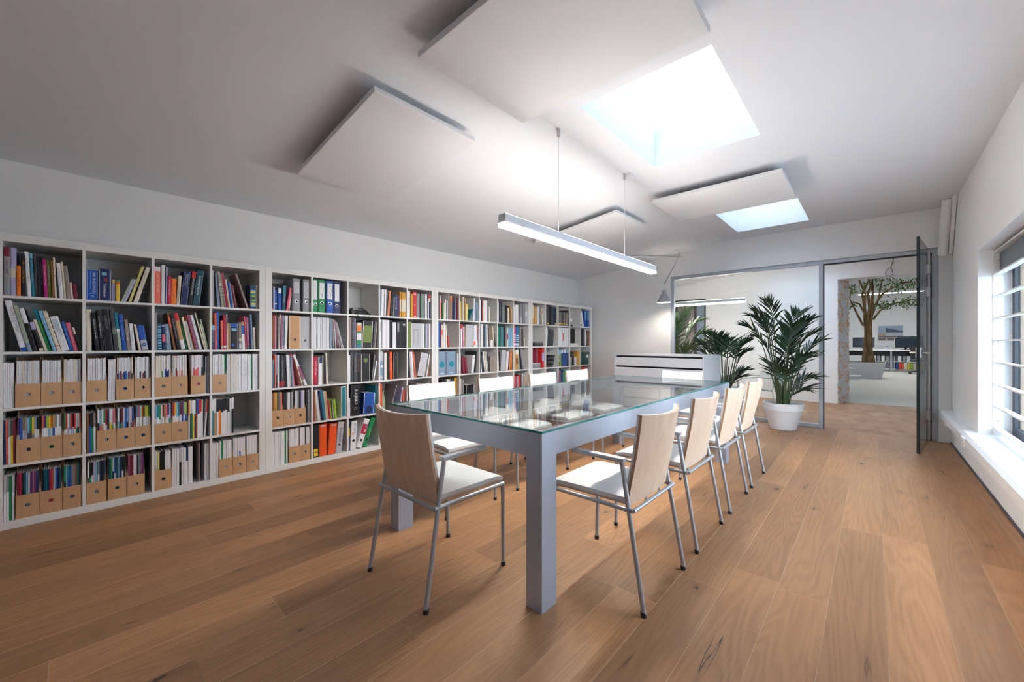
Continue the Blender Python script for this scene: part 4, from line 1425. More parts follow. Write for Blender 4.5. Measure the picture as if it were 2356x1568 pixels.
KIND = {'b': ('book', 'book'), 'c': ('catalogue', 'catalogue'), 'm': ('magazine', 'magazine'), 'n': ('ring_binder', 'binder'), 'x': ('box_file', 'box file'), 's': ('spiral_booklet', 'booklet')}
N_MAG = [0]
MAG_MAX = 300
REST = MB()
REST_M = []


def size_word(t, h):
    a = 'tall' if h > 0.285 else ('short' if h < 0.19 else '')
    w = 'thick' if t > 0.034 else ('thin' if t < 0.0115 else '')
    return ' '.join(q for q in (a, w) if q)


def lean_word(l):
    return 'leaning ' if abs(l) > 9 else ''


def place_item(kind, cell, u0, t_, h_, l_, col, opts, label, setback=None, bmin=0.0):
    u, r, c = cell
    yc, zc = cell_origin(u, r, c)
    tt = max(0.003, t_ / 100 * CW)
    hh = h_ / 100 * CW
    yy = yc + u0 / 100 * CW
    if l_ < 0:
        l_ = -min(-l_, max(u0 - 0.3, 0))
    if l_ > 0:
        l_ = min(l_, max(99.7 - u0 - t_, 0))
    th = math.atan2(l_ / 100 * CW, hh)
    hb = hh / math.cos(th) - (abs(math.sin(th)) * tt)
    hb = min(hb, (CW - 0.004 - abs(math.sin(th)) * tt) / math.cos(th))
    d = min(0.31, max(0.13, hb * brg.uniform(0.72, 0.82)))
    if setback is None:
        setback = brg.uniform(0.010, 0.030)
    bands, mats = [], []
    prn = None
    title = []
    for o_ in opts:
        if o_[0] == 'p':
            prn = o_[2:]
        elif o_[0] == 'T':
            title.append(o_[2:].split(':'))
    mats.append(cmat(col, prn))
    for o_ in opts:
        if o_[0] == 'b' and o_[1] != ':':
            rng_, c2 = o_[1:].split(':')
            z0, z1 = rng_.split('-')
            mats.append(cmat(c2))
            bands.append((float(z0) / 100, float(z1) / 100, len(mats) - 1))
    mats.append(MATS['paper'] if kind != 'n' else cmat('dg'))
    name, cat = KIND[kind]
    me = book_mesh(name, tt, hb, d, mats, bands, soft=kind in 'mcs')
    o = bpy.data.objects.new(name, me)
    COL.objects.link(o)
    if th > 0:
        # pivot on the right bottom corner
        o.matrix_basis = Matrix.Translation((-setback, yy + tt, zc + 0.0006)) @ Matrix.Rotation(-th, 4, 'X') @ Matrix.Translation((0, -tt, 0))
    else:
        o.matrix_basis = Matrix.Translation((-setback, yy, zc + 0.0006)) @ Matrix.Rotation(-th, 4, 'X')
    tag(o, label, cat)
    for ti in title:
        txt, tc, way, size, v0, voff = ti[0].replace('_', ' '), ti[1], ti[2], float(ti[3]), float(ti[4]), float(ti[5])
        # size in % of thickness, v0 start height %, voff sideways %
        sz = size / 100 * tt
        mtx = Matrix.Translation((0.0007, tt * (0.5 + voff / 100), v0 / 100 * hb)) @ (rot_down() if way == 'd' else rot_up())
        text_mesh('spine_lettering', txt, sz, cmat(tc), o, mtx)
    if kind == 'n':
        lab = [q for q in opts if q[0] == 'L']
        if lab:
            z0, z1, c2 = lab[0][2:].split(':')
            z0, z1 = float(z0) / 100 * hb, float(z1) / 100 * hb
            lb = MB().box((-0.0002, tt * 0.16, z0), (0.0012, tt * 0.84, z1))
            lo = lb.build('spine_label', cmat(c2), o)
            if 'w' in [q[0] for q in opts]:
                rr = random.Random(u0 + 3)
                sq = MB()
                for k in range(9):
                    y = tt * (0.26 + 0.5 * rr.random())
                    z = z0 + (z1 - z0) * (0.06 + 0.8 * rr.random())
                    sq.box((0.0013, y, z), (0.0018, y + tt * 0.04, z + (z1 - z0) * rr.uniform(0.05, 0.14)))
                so = sq.build('handwriting', cmat('dg'), lo)
                so['kind'] = 'stuff'
        hz = [q for q in opts if q[0] == 'H']
        if hz:
            z = float(hz[0][2:]) / 100 * hb
            ring = MB()
            ring.lathe([(0.0125, 0.0), (0.0125, 0.002), (0.0145, 0.002), (0.0145, 0.0)], seg=20, closed=True)
            ro = ring.build('finger_ring', 'chrome', o, loc=(0.0, tt / 2, z), rot=(0, math.pi / 2, 0))
            MB().lathe([(0.0125, 0.0), (0.0125, 0.0008)], seg=20).build('finger_hole', 'black_gap', o, loc=(0.0, tt / 2, z), rot=(0, math.pi / 2, 0))
        for o_ in opts:
            if o_[0] == 'D':      # coloured disc on the spine: height, radius %, colour
                z, rr_, c2 = o_[2:].split(':')
                MB().lathe([(float(rr_) / 100 * tt, 0.0), (float(rr_) / 100 * tt, 0.0008)], seg=24).build('printed_disc', cmat(c2), o, loc=(0.0002, tt / 2, float(z) / 100 * hb), rot=(0, math.pi / 2, 0))
    else:
        for o_ in opts:
            if o_[0] == 'D':
                q = o_[2:].split(':')
                z, rr_, c2 = float(q[0]), float(q[1]), q[2]
                yo = float(q[3]) if len(q) > 3 else 50
                MB().lathe([(rr_ / 100 * tt, 0.0), (rr_ / 100 * tt, 0.0008)], seg=24).build('printed_disc', cmat(c2), o, loc=(0.0002, tt * yo / 100, z / 100 * hb), rot=(0, math.pi / 2, 0))
    for o_ in opts:
        if o_[0] == 'R':          # printed rectangle: y0 y1 z0 z1 colour (in %)
            q = o_[2:].split(':')
            MB().box((-0.0003, tt * float(q[0]) / 100, hb * float(q[2]) / 100), (0.0009, tt * float(q[1]) / 100, hb * float(q[3]) / 100)).build('printed_panel', cmat(q[4]), o)
    if kind == 's':               # wire comb along the spine
        cbm = MB()
        n = int(hb / 0.010)
        for k in range(n):
            z = 0.006 + k * (hb - 0.012) / max(1, n - 1)
            cbm.box((-0.004, -0.0002, z), (0.003, tt + 0.0002, z + 0.004))
        cbm.build('wire_comb', 'frame_dark', o)['kind'] = 'stuff'
    return o


def col_word(col):
    return CC[col][1]


def magazine(cell, u0, t_, h_, l_, col, label, setback=0.02, bmin=0.0):
    """thin stapled issue; col 'a/b' = upper/lower colour"""
    N_MAG[0] += 1
    parts = col.split('/')
    base = parts[-1]
    opts = []
    if len(parts) == 2:
        opts = ['b%d-100:%s' % (62 + (N_MAG[0] % 3) * 3, parts[0])]
    if len(parts) == 3:
        opts = ['b72-100:%s' % parts[0], 'b45-72:%s' % parts[1]]
    if N_MAG[0] <= MAG_MAX:
        return place_item('m', cell, u0, t_, h_, l_, base, opts + (['p:gr'] if base == 'wh' and len(parts) == 1 and N_MAG[0] % 3 else []), label, setback)
    # beyond the first 300: joined
    u, r, c = cell
    yc, zc = cell_origin(u, r, c)
    if 'rest' not in MATS:
        pass
    for p in parts:
        mm = cmat(p)
        if mm not in REST_M:
            REST_M.append(mm)
    y = yc + u0 / 100 * CW
    hh = h_ / 100 * CW
    zz = [0, 1] if len(parts) == 1 else ([0, .63, 1] if len(parts) == 2 else [0, .45, .72, 1])
    for i, p in enumerate(reversed(parts)):
        REST.box((-setback - 0.2, y + 0.0003, zc + 0.0006 + hh * zz[i]), (-setback, y + t_ / 100 * CW - 0.0003, zc + 0.0006 + hh * zz[i + 1]), REST_M.index(cmat(p)))


def magazine_file(cell, u0, u1, label):
    u, r, c = cell
    yc, zc = cell_origin(u, r, c)
    w = (u1 - u0) / 100 * CW - 0.001
    hf, hb, d, th = 0.148, 0.315, 0.25, 0.004
    t = tag(empty('magazine_file', (-0.010, yc + u0 / 100 * CW + 0.0005, zc + 0.0004)), label, 'magazine file', 'plywood magazine files in the bookcases')
    b = MB()
    # front panel with a round finger hole
    cy, cz, rr = w / 2, 0.080, 0.0115
    seg = 16
    outer = []
    for k in range(seg):
        a = 2 * math.pi * k / seg + math.pi / seg
        ca, sa = math.cos(a), math.sin(a)
        s = min((w / 2) / abs(ca) if abs(ca) > 1e-6 else 9, (cz / abs(sa) if sa < 0 else (hf - cz) / abs(sa)) if abs(sa) > 1e-6 else 9)
        outer.append((cy + ca * s, cz + sa * s))
    inner = [(cy + rr * math.cos(2 * math.pi * k / seg + math.pi / seg), cz + rr * math.sin(2 * math.pi * k / seg + math.pi / seg)) for k in range(seg)]
    for x in (0.0, -th):
        b.v += [(x, p[0], p[1]) for p in outer] + [(x, p[0], p[1]) for p in inner]
    M2 = 2 * seg
    for k in range(seg):
        k2 = (k + 1) % seg
        b.f += [(k, k2, seg + k2, seg + k), (M2 + k2, M2 + k, M2 + seg + k, M2 + seg + k2), (seg + k, seg + k2, M2 + seg + k2, M2 + seg + k), (k2, k, M2 + k, M2 + k2)]
        b.m += [0, 0, 0, 0]
    # square the corners
    for (yy_, zz_) in ((0, 0), (w, 0), (w, hf), (0, hf)):
        near = sorted(range(seg), key=lambda k: (outer[k][0] - yy_) ** 2 + (outer[k][1] - zz_) ** 2)[:2]
        n = len(b.v)
        b.v += [(0.0, yy_, zz_), (-th, yy_, zz_)]
        b.f += [(near[0], near[1], n), (M2 + near[1], M2 + near[0], n + 1)]
        b.m += [0, 0]
    b.build('front_panel', 'file_ply', t)
    for y in (0.0, w - th):
        s = MB()
        pr = [(-th, 0), (-d, 0), (-d, hb), (-0.11, hb), (-th, hf)]
        s.v = [(p[0], y, p[1]) for p in pr] + [(p[0], y + th, p[1]) for p in pr]
        s.f = [(0, 1, 2, 3, 4), (9, 8, 7, 6, 5)] + [(i, 5 + i, 5 + (i + 1) % 5, (i + 1) % 5) for i in range(5)]
        s.m = [0] * 7
        s.build('side_panel', 'file_ply', t)
    MB().box((-d, th, 0), (-d + th, w - th, hb)).build('back_panel', 'file_ply', t)
    MB().box((-d + th, th, 0), (-th, w - th, th)).build('base', 'file_ply', t)
    return t


def run(cell, u0, u1, h, cols, where, l=0.0, setback=0.016, jit=3.0, bmin=0.0):
    """a run of magazines filling u0..u1 of the cell"""
    cols = cols.split(',')
    n = len(cols)
    w = (u1 - u0) / n
    for k, cc in enumerate(cols):
        hh = h + brg.uniform(-jit, jit) * 0.35
        ws = ' over '.join(CC[q][1] for q in cc.split('/'))
        magazine(cell, u0 + k * w, w, hh, l, cc, '%s magazine, %s %s' % (ws, ORD[k], where), setback + brg.uniform(0, 0.008))


ITEM_N = {}


def cell_items(u, r, c, txt, dk='b'):
    k = 0
    made = []
    vis = c - 1 if u == 1 else c
    where = '%s, %s column, %s' % (ROWN[r - 1], ORD[vis - 1], CASE[u - 1])
    for line in txt.strip().split('\n'):
        f = line.split()
        if not f:
            continue
        if f[0] == 'F':          # file box: F u0 u1 height cols
            fi = sum(1 for q in ITEM_N.get((u, r, c), []) if q == 'F')
            ITEM_N.setdefault((u, r, c), []).append('F')
            u0, u1 = float(f[1]), float(f[2])
            magazine_file((u, r, c), u0, u1, 'plywood magazine file, %s in %s' % (ORD[fi], where))
            run((u, r, c), u0 + 1.6, u1 - 1.6, float(f[3]), f[4], 'in %s file, %s' % (ORD[fi], where.replace(' column', '')), setback=0.018)
            continue
        if f[0] == 'M':          # loose run: M u0 u1 h lean cols
            fi = sum(1 for q in ITEM_N.get((u, r, c), []) if q == 'M')
            ITEM_N.setdefault((u, r, c), []).append('M')
            run((u, r, c), float(f[1]), float(f[2]), float(f[3]), f[5], 'of the %sloose magazines, %s' % ('' if fi == 0 else ORD[fi] + ' ', where), l=float(f[4]))
            continue
        kind = dk
        if f[0] in KIND:
            kind = f.pop(0)
        u0, t_, h_, l_ = (float(q) for q in f[:4])
        col = f[4]
        opts = f[5:]
        k += 1
        sw = size_word(t_ / 100 * CW, h_ / 100 * CW)
        lab = ('%s%s %s %s, %s from left, %s' % (lean_word(l_), sw, CC[col][1], KIND[kind][1], ORD[k - 1], where)).strip().replace('  ', ' ')
        made.append(place_item(kind, (u, r, c), u0, t_, h_, l_, col, opts, lab))
    return made


# ---- nearest bookcase
cell_items(1, 1, 2, """
1 7.3 90 0 gr b80-100:mr T:brick:bk:u:62:45:0 T:'04:rd:u:62:66:0 R:30:75:4:15:bg
8.5 7.2 90 0 lv b38-57:iv
16 4.9 57 0 or p:bk
21.3 6.8 80 -1 bk p:oc
28.6 5.3 86 -4 wh p:gr
34.2 4 84 -3.5 tl b88-99:lb p:lv
38.4 3.4 80 -2.4 dg
42 3.4 79 -2.4 bk
45.6 3.6 79 -2.4 bk p:gr
49.4 5 74 -2.5 mg p:pp
54.6 5 74 -2.5 ol p:wh
59.8 3.4 73 -2.5 br
63.4 2.7 80 -3 iv b53-55:bk
66.3 2.6 60 -3 bk
69.2 5.8 70 -4.5 wh p:mg
75.4 2.8 73 -4.8 iv
78.6 6 66 -5 tp
85 3.6 33 -3 pp
89 5.6 30 -3 mr p:bk
""")
cell_items(1, 1, 3, """
0.6 17.5 62 0 bl T:1001_BUILDINGS:wh:d:34:95:13 T:you_must_see_before_you_die:lb:d:17:95:-14 R:20:80:21:22:lb T:C:wh:d:34:16:0
18.6 18.6 66 0 nv T:Trashbauer:wh:d:34:55:-4 R:22:62:80:89:lb R:42:70:60:73:mr
37.8 5.8 46 0 lv b84-93:ye b93-100:pp
44 5.6 46 0 ye b80-90:so b90-100:gn
51 4 51 17 sg
55.2 4.2 51 17 lv
63 5 81 21.5 py p:ol
70.6 7.4 80 21 iv p:gr b92-100:pp
""")
cell_items(1, 1, 4, """
0.6 10.8 83 0 sa b88-100:wh p:pp
12 6.6 88 0.5 wh p:lg
19 2.6 85 1 lv
21.9 6.2 65 1.5 cr p:wh
28.6 9 60 2 or p:br
38.5 6.2 69 4 iv T:GRADIVA_Y_GRADIENISTYL:bk:u:62:4:0
45.4 13 80 7 nv T:The_Architect's_Handbook:wh:d:23:92:14 T:of_Professional_Practice:wh:d:23:92:-12
59 8.4 82 8.5 bk b80-99:rd T:ARCHITECTS'_DATA:wh:d:52:78:0
68 12.5 85 9 dt p:wh
""")
cell_items(1, 1, 5, """
0.6 3 88 0 lg p:dg
3.8 3 86 -0.5 dg
7 3.6 86 -3 bk
10.8 3 82 -5 bg
14 4.4 84 -6 lv
s 19.6 5 88 -9 iv
25 4 82 -9.5 tp
29.6 3.6 85 -10.5 cr
34.4 4.2 70 -8 iv
39.3 4.2 63 -8 bl
44 3 61 -8 pp
47.5 4.6 57 -8 mr p:wh
74 4.6 88 -26 tp
81 13 62 0 nv b9-17:lb b17-25:ye b25-33:tl b33-39:lm b39-49:nv b49-57:lm b57-66:tl b66-73:ye b73-79:lb b79-90:nv b90-98:dt
95.4 3.6 62 0 iv p:rd
""")
cell_items(1, 2, 2, """
21 8.4 96 -20 wh b0-8:bl T:WATER_ENJOYMENT:gr:d:62:88:0
29.6 5.4 87 -18 sg b0-18:bg p:dg
35.6 6 82 -17 bk b66-100:wh
43.4 6 57 -13 bk b74-100:lv b0-10:iv
50.3 4.2 62 -15 iv
55 5 82 -20 gn b72-100:tl p:lm
61 4.8 79 -19.5 lb p:bl
66.4 5.4 79 -19.5 iv b12-14:rd p:gr
72.4 10.6 70 -16.5 wh T:BUILDING_A_NEW:tl:d:40:92:16 T:MILLENNIUM:tl:d:40:92:-18
83.4 4.4 60 -12.5 bl p:lb
88.4 6.4 58 -12 pk p:wh
95.6 3 48 -10 bk b72-100:iv
""")
cell_items(1, 2, 3, """
1 7.4 85 -0.6 iv p:pp
13.6 6.4 79 -7 bk p:wh
20.8 6.6 85 -6.6 bk p:wh
28.4 12 88 -7.6 bk T:OVERPIECNIT:gr:d:40:85:0
41.8 6 88 -7.8 dg b40-55:gg
48.4 5 82 -7.6 sg b50-56:wh b56-100:tl
54 7 78 -7 bl p:lv
61.6 6 67 -5.5 tp p:iv
68.2 6.4 59 -4.6 wh p:dg
79.6 3.8 57 -8.4 iv
84.2 11.5 56 -8.4 bl b0-42:lg D:22:32:bl:52 D:22:16:lg:52
""")
cell_items(1, 2, 4, """
0.6 4.8 84 0 gr
6 7.4 61 -1 dt b4-10:lb b14-20:lb b24-30:lb b34-40:lb b44-50:lb b54-60:lb b64-70:lb b74-80:lb b84-90:lb
14.2 5.4 57 -2 nv b33-62:pk b94-100:lv
20.8 9 60 -4 bg p:wh
33.4 4.6 86 -12 br b60-88:sa
39 7.4 85 -13.6 bk p:lg
47.4 8.2 86 -14.6 tn b80-100:rd b0-28:wh
56.4 3.4 60 -10 gn
60.6 4.2 77 -14 iv
65.8 4.6 68 -13 lg
71 2 80 -17 or
73.6 6 83 -17.6 mv
80.4 5.4 83 -18 wh p:gr
86.4 2.6 80 -18 bk
90 2.6 88 -19 iv
93.2 2.8 62 -13 iv
96.4 3 74 -15 sg
""")
cell_items(1, 2, 5, """
0.6 5.2 60 0 nv b80-100:lb p:wh
6 4.2 90 -1 sa
10.4 7 94 -1 bl p:lb
18.4 4.8 72 -1 sa b4-12:lg
23.6 6 85 -1.4 cr b4-12:pp
30 2.2 86 -1 wh
32.6 4.4 66 0 tn
37.5 18 67 0 bk b84-98:bl R:18:80:70:80:lb R:20:55:13:22:bl
56.2 7 66 -0.5 tp b33-42:iv b4-22:lg
63.8 6.4 71 -2.4 wh b55-86:bl b86-100:tn
70.8 2.6 85 -3.4 pk
73.8 6.6 83 -3.6 mv p:pp b0-6:gn
81 2.8 78 -3 nv
84 4.2 90 -4 bg p:nv
88.8 4 57 -2 iv p:br
""")
WHT = 'wh,wh,wh,wh,wh,wh,wh,wh,wh,wh,wh'
cell_items(1, 3, 2, """
M 0.8 13.4 84 -0.6 wh,wh,wh,wh,wh
F 14.2 45.2 87 wh,wh,wh,iv,wh,wh,wh,wh,iv,wh,wh,wh
F 45.6 72.8 87 wh,wh,wh,wh,wh,wh,wh,wh,wh,wh,wh
F 73.2 99.4 88 iv,wh,wh,wh,wh,wh,iv,wh,wh,wh
""")
cell_items(1, 3, 3, """
F 0.6 30.4 89 wh,wh,wh,wh,wh,wh,wh,wh,wh,wh,wh
M 31.6 42.6 86 0.8 wh,wh,wh,wh
F 43.8 71.6 90 iv/pu,wh/bg,wh/mr,wh/gr,wh/bl,wh/bl,wh/lb,wh/mr,wh/gr,iv/dg
F 72 99.4 90 wh,wh,wh,wh/bk,wh,wh/mr,wh/dg,wh,wh,gr
""")
cell_items(1, 3, 4, """
F 0.8 29.8 92 iv,iv,wh,iv,wh/gn,wh,iv/bl,wh/nv,wh/nv,wh
F 30.2 58.4 92 wh,iv,wh/nv,wh/sa,wh,wh/pp,wh/sa,wh,iv,wh
F 64.6 91.6 92 wh,wh/pk,wh/sa,wh/sa,wh/pk,wh,wh,wh/dg,bk
M 92 99.2 88 0 lg,bk,gr,lg
""")
cell_items(1, 3, 5, """
F 0.8 29.6 93 wh,wh,wh,wh,wh,wh,wh,wh,gn
M 30.6 99.2 93 0 wh,wh,iv,wh,wh,iv,wh,wh,wh,wh,wh,wh,wh,wh,wh,gn,wh,wh,wh,wh
""")
cell_items(1, 4, 2, """
M 0.8 15 82 -0.6 nv,sa,gr/wh,dg/ye,mr
F 15.4 44.6 84 pu/lg,bl,tn/wh/gn,gr/lv,lb/dg,gn/dg,ye/gr,bg/wh/gn,bk/wh/gn
F 45 73.2 84 sa/wh/bl,pu/wh/bl,lm/wh/gn,ye/lb/gn,or/wh/gn,tn/bl/gn,gr/wh/gn,wh/wh/gn,gr/wh/gn
F 73.6 99.4 84 gn/wh,rd/wh,wh/lv,gr/wh,rd/lb,bk/wh,rd/wh,wh/gn,wh/bk,sa/wh
""")
cell_items(1, 4, 3, """
M 1.4 14.4 82 -0.4 br,bk/bl,bk/gn,tp/wh
F 15 44.2 86 wh/bk,lb/pk,wh/tn,gn/wh,rd/wh,nv/nv,wh/ye,wh/lm,pk/wh
F 44.6 73 86 wh/lb,bk/gn,mr/tp,lg/lb,bl/bl,lb/bk,lv/lg,pp/gr,bl/mv
F 73.4 99.4 87 tl/wh/wh,pk/wh/ye,lb/wh/ye,ye/wh/bl,mr/wh/bl,lm/wh/bl,ye/wh/bl,gn/wh/bl
""")
cell_items(1, 4, 4, """
F 0.8 29.8 86 lb/wh,tl/wh,gn/wh,pp/lg,mr/wh,tn/iv,pk/wh,nv/wh/ye,lv/tl
F 30.2 59 88 rd/wh,ye/wh,lb/wh,tl/lg,mr/wh,pu/bl,sg/wh,lm/bl
M 60 88 90 0 or/wh,wh/dg,wh/gn,wh/ye,wh/pu,nv/br,bl/wh,rd/wh,rd/wh,iv/wh
M 89.5 92.5 90 6 rd/wh
""")
cell_items(1, 4, 5, """
M 0.6 45 88 0 wh/tl,wh/tn,bk/wh,bk/or,bk/wh,bk/wh,bk/wh,bk/wh,wh/lg,wh/bk
""")
cell_items(1, 5, 2, """
M 0.8 13.6 82 0 lg/wh,gr/wh,gn,lg/wh
F 14.8 44.2 85 mr,cr,bk,dt,lb,lg,pu,mv,pu,nv
F 44.6 73 85 bk,dt,tl,nv,cr,sa,lg,bl,nv,dt
F 73.4 99.4 85 gn/bk,lb,tl/bl,bl,tp,gr,br,tl,dg
""")
cell_items(1, 5, 3, """
F 0.6 30 85 wh/dg,bk/gn,bk/wh,lv,lb,gg/wh,nv,bk,nv/dg
F 31.4 60 87 dt,gn,lg/nv,bl/wh,dt,lb,nv,bk/wh,bk
F 61 89 87 mv,mr,mr,wh,wh,bk,bg,mv,pu
""")
cell_items(1, 5, 4, """
F 0.8 30 85 wh,py,bk,bk,bk,wh,wh,wh
M 31 68 86 -2.5 wh,wh,wh,lg/bk,wh,wh,nv/wh,wh,wh
M 79 81.5 92 -17 tp
M 90.6 99.4 88 0 wh,wh,wh,wh
""")
cell_items(1, 5, 5, """
M 0.6 13.8 86 0 wh,wh,wh,iv,wh
F 14.4 42.4 88 wh,gn,wh,wh,wh,wh,wh
F 42.8 71 90 wh,wh,wh,wh,wh/bl,wh,wh,wh
F 72 99.2 91 wh,wh,wh,wh,wh,wh,wh
""")

# ---- second bookcase
cell_items(2, 1, 1, """
0.6 3 62 0 dg b0-8:sa
4.2 4.4 63 0 lv
9 6.6 54 0 bl p:lb b30-35:wh
16.2 8.4 61 0 bl b76-98:wh
25.6 8.6 68 2.4 dt b60-100:tl p:wh
35.8 5.6 64 9 pk
42 2.6 52 6 iv
n 53 20.5 91 0 gr L:56:91:lg H:30
n 80 18.6 91 0 gr L:43:92:lg w H:30
""")
cell_items(2, 1, 2, """
n 0.6 14.4 95 0 gn L:38:96:wh H:24
n 18 20.4 95 0 gn L:43:92:wh w H:30
n 40.4 21 95 0 bl L:43:93:wh w H:30
n 62.4 19 94 0 nv L:38:94:wh H:24
""")
cell_items(2, 1, 4, """
c 0.8 4.6 88 0 bg
c 6 5 88 3 wh
c 11.4 5 88 3 wh
c 16.8 5 88 3 wh
22.4 7.6 86 5 dg p:lg
30.4 8.8 86 8 cu
39.6 9.6 83 6 bk
c 50 4 64 2 gr
56.4 12 77 0.6 nv p:wh
70 4.6 73 0 pu
c 77 7 85 0 oc b22-70:iv
c 84.4 7 85 0 oc b22-70:iv
c 91.8 6.6 85 0 oc b22-70:iv
""")
cell_items(2, 1, 5, """
c 0.8 8.6 92 0 wh p:dg
c 9.8 2 90 0 lv
c 12 2.2 92 0 iv
14.6 8.8 83 0 oc
24 15.6 91 0 rd T:19:wh:u:42:44:0 R:30:70:4:8:wh R:25:72:88:94:wh
c 40.4 10.6 86 0 gr
51.4 4 84 0 bk
56 15.6 87 0 gg
c 73 8.6 87 0 wh p:sa
82.2 2.6 80 0 bk
c 85.2 5 62 0 wh
91 8.4 86 0 nv b70-86:pp b86-100:rd
""")
cell_items(2, 2, 1, """
c 0.6 3 92 0 br
c 3.8 2.6 88 0 br
c 6.6 2.8 92 0 rd
c 9.6 2.6 88 0 lv
c 12.4 2.4 91 0 br
c 15 3 88 1.5 gr
c 18.2 2.8 94 2 iv
c 21.4 4.6 92 2 mv p:dg
c 26.2 4.6 90 2 bg b0-10:wh p:nv
c 31.2 4 91 3 wh
c 35.4 3.6 91 3 wh
x 43.4 29.2 92 0 kr D:28:12:bk
x 73.6 25.6 91 0 lg D:26:12:bk
""")
cell_items(2, 2, 2, """
c 0.6 4.4 91 0 wh
c 5.2 4.4 91 0 wh
c 9.8 4.4 91 0 wh
c 14.4 4.4 91 0 wh
c 19 4.4 90 0 wh
c 23.6 4.4 90 0 wh
c 28.2 4.4 90 0 wh
c 32.8 4.4 90 0 wh
c 37.4 4.2 90 0 lg
c 42.4 7.6 90 0 wh
c 50.4 3.4 89 0 bg
c 54.4 4.4 89 -1 bg
c 59.6 3.4 89 -3 tp
c 66 4 86 -6 lg
c 73 3 84 -11 mv
c 79 3.4 82 -14 tp
c 84.6 3 80 -17 gr
c 89.6 3 78 -20 lg
""")
cell_items(2, 2, 3, """
0.8 9.8 95 0 tp
12.2 9.8 95 0 dg p:lg
c 22.8 4 92 0 lv
27.6 16 80 0 iv b0-16:tl b16-32:gn b32-40:wh b40-58:wh b58-66:gn b66-88:or
x 45 34 88 4 bk R:12:88:20:82:ol
c 80 6 86 8 dg p:lg
c 87 4 84 8 tp
""")
cell_items(2, 2, 4, """
n 0.8 9 93 0 wh L:60:90:lg
n 10.6 14 92 0 wh
n 25.6 12.4 92 0 wh
n 38.6 9.4 92 0 bk
n 48.6 14.4 86 0 wh
n 63.6 10 90 0 bk L:60:92:gr
n 74.2 12 90 0 bk
n 86.8 12 90 0 bk L:84:92:lg
""")
cell_items(2, 2, 5, """
0.8 16.6 90 0 ol
x 18 48 86 0 lg R:20:22:10:74:gr R:58:60:10:74:gr R:20:60:72:74:gr
c 67 5.4 86 0 wh
c 73 7 86 0 gg p:nv
c 80.6 5 86 0 lv
c 86 4.6 86 0 tp
c 91.4 7 86 0 wh
""")
cell_items(2, 3, 1, """
c 0.6 2.4 70 0 mv
c 3.2 4.6 76 0 tl b90-100:gr
c 8 3 90 0 sa
c 11.2 3 88 0 bg b0-40:bk
c 14.4 3.6 89 0 wh
c 18.6 5 86 0 bk b4-20:rd
c 23.8 5 86 0 dg b4-20:rd p:lg
c 29 5 88 0 bk b4-20:mr
c 34.4 3.4 92 0 bk
39.6 6.6 89 -4 wh
c 46.8 4 86 -5 lg
c 51.2 4.2 84 -5 bg
c 56 4.2 90 -8.6 pk
c 79 2.2 88 -24 iv
86.6 6.4 90 -34 wh b20-62:mv
""")
cell_items(2, 3, 2, """
c 0.6 2.8 84 0 or
4.4 12 82 0 cr p:pp
c 16.8 3 80 0 wh
c 20.2 8 80 0 wh b78-100:nv
c 28.8 2.6 84 0 iv
32.6 7.4 92 -1.6 bk
c 40.8 5.4 92 -4 iv
""")
cell_items(2, 3, 3, """
c 0.8 6.4 83 0 wh
8 10 93 0 dg
18.4 10.6 93 0 dg p:gr
29.4 12.6 91 0 bk p:br
x 43 31 87 0 bk D:76:22:ol
c 79 3 82 10 gr
c 84 4 64 11 wh
""")
cell_items(2, 3, 4, """
0.8 15.6 93 0 bg b68-100:lg D:48:28:wh:60 D:10:34:lg:40
c 17.4 5.4 88 0 wh
c 23.6 7 90 0 iv p:lg
31.4 7.4 89 -1.4 bk
39.8 10.8 92 -1.6 so p:pp
52 17.6 89 0 bk p:dg
""")
cell_items(2, 3, 5, """
0.8 10.6 82 0 bk p:gr
c 13 8 90 -6 lg
c 22.6 6.6 90 -8 wh
c 30.4 4 92 -9 sa
c 36 3 80 -9 br
x 40 30 88 19 lg
c 78 4 80 14 wh
c 86 5 70 4 br
""")
cell_items(2, 4, 1, """
s 86.8 5.8 95 0 bk
s 93.2 5.4 93 0 wh
F 0.6 28 92 br,br,oc,oc,bk,tp,tp,sa
F 28.4 57.8 90 bk,bk,dg,wh,wh,bk,lg,bk
F 58.2 86 93 wh,lg,gr,bk,dg,lv,lv,iv
""")
cell_items(2, 4, 2, """
c 0.8 4.6 84 -0.4 mv
c 5.8 4 88 -3 br
c 10.2 3.4 86 -4 tn
17 9.8 90 -10 wh p:lg
c 27.4 4.8 88 -10 nv
c 32.6 5 88 -10 tl
c 38 4 86 -9 lg
c 42.6 5.6 84 -8 tn p:bl
49 4.4 55 -5 cr
53.8 3.4 56 -5 lm
57.6 3 54 -5 dg
61 3.4 56 -5 wh
64.8 6.4 58 -5.4 lm
n 83 16 95 0 wh L:4:97:tl
""")
cell_items(2, 4, 3, """
c 2.4 6.4 56 0 wh
n 9.6 27.6 95 0 bk T:ombra:wh:u:66:36:4 H:24
x 50 38 68 4 bl D:20:30:nv
c 90 4.6 88 3 tl
""")
cell_items(2, 4, 4, """
0.8 9.4 92 -0.5 so
c 40 3 84 22 gr
c 72 4 76 12 lv
c 79 4 70 8 iv
c 85 5 66 3 sa
""")
cell_items(2, 4, 5, """
x 40 44 82 0 tp
c 88 3 86 0 lg
""")
cell_items(2, 5, 1, """
M 0.6 40 90 -0.8 wh,wh,wh,wh,wh,wh,wh,wh,wh,gn,wh
F 43 70.6 92 wh,wh,wh,wh,wh,wh,wh,wh
F 71.2 99.2 92 wh,wh,wh,wh,bk,wh,wh,wh
""")
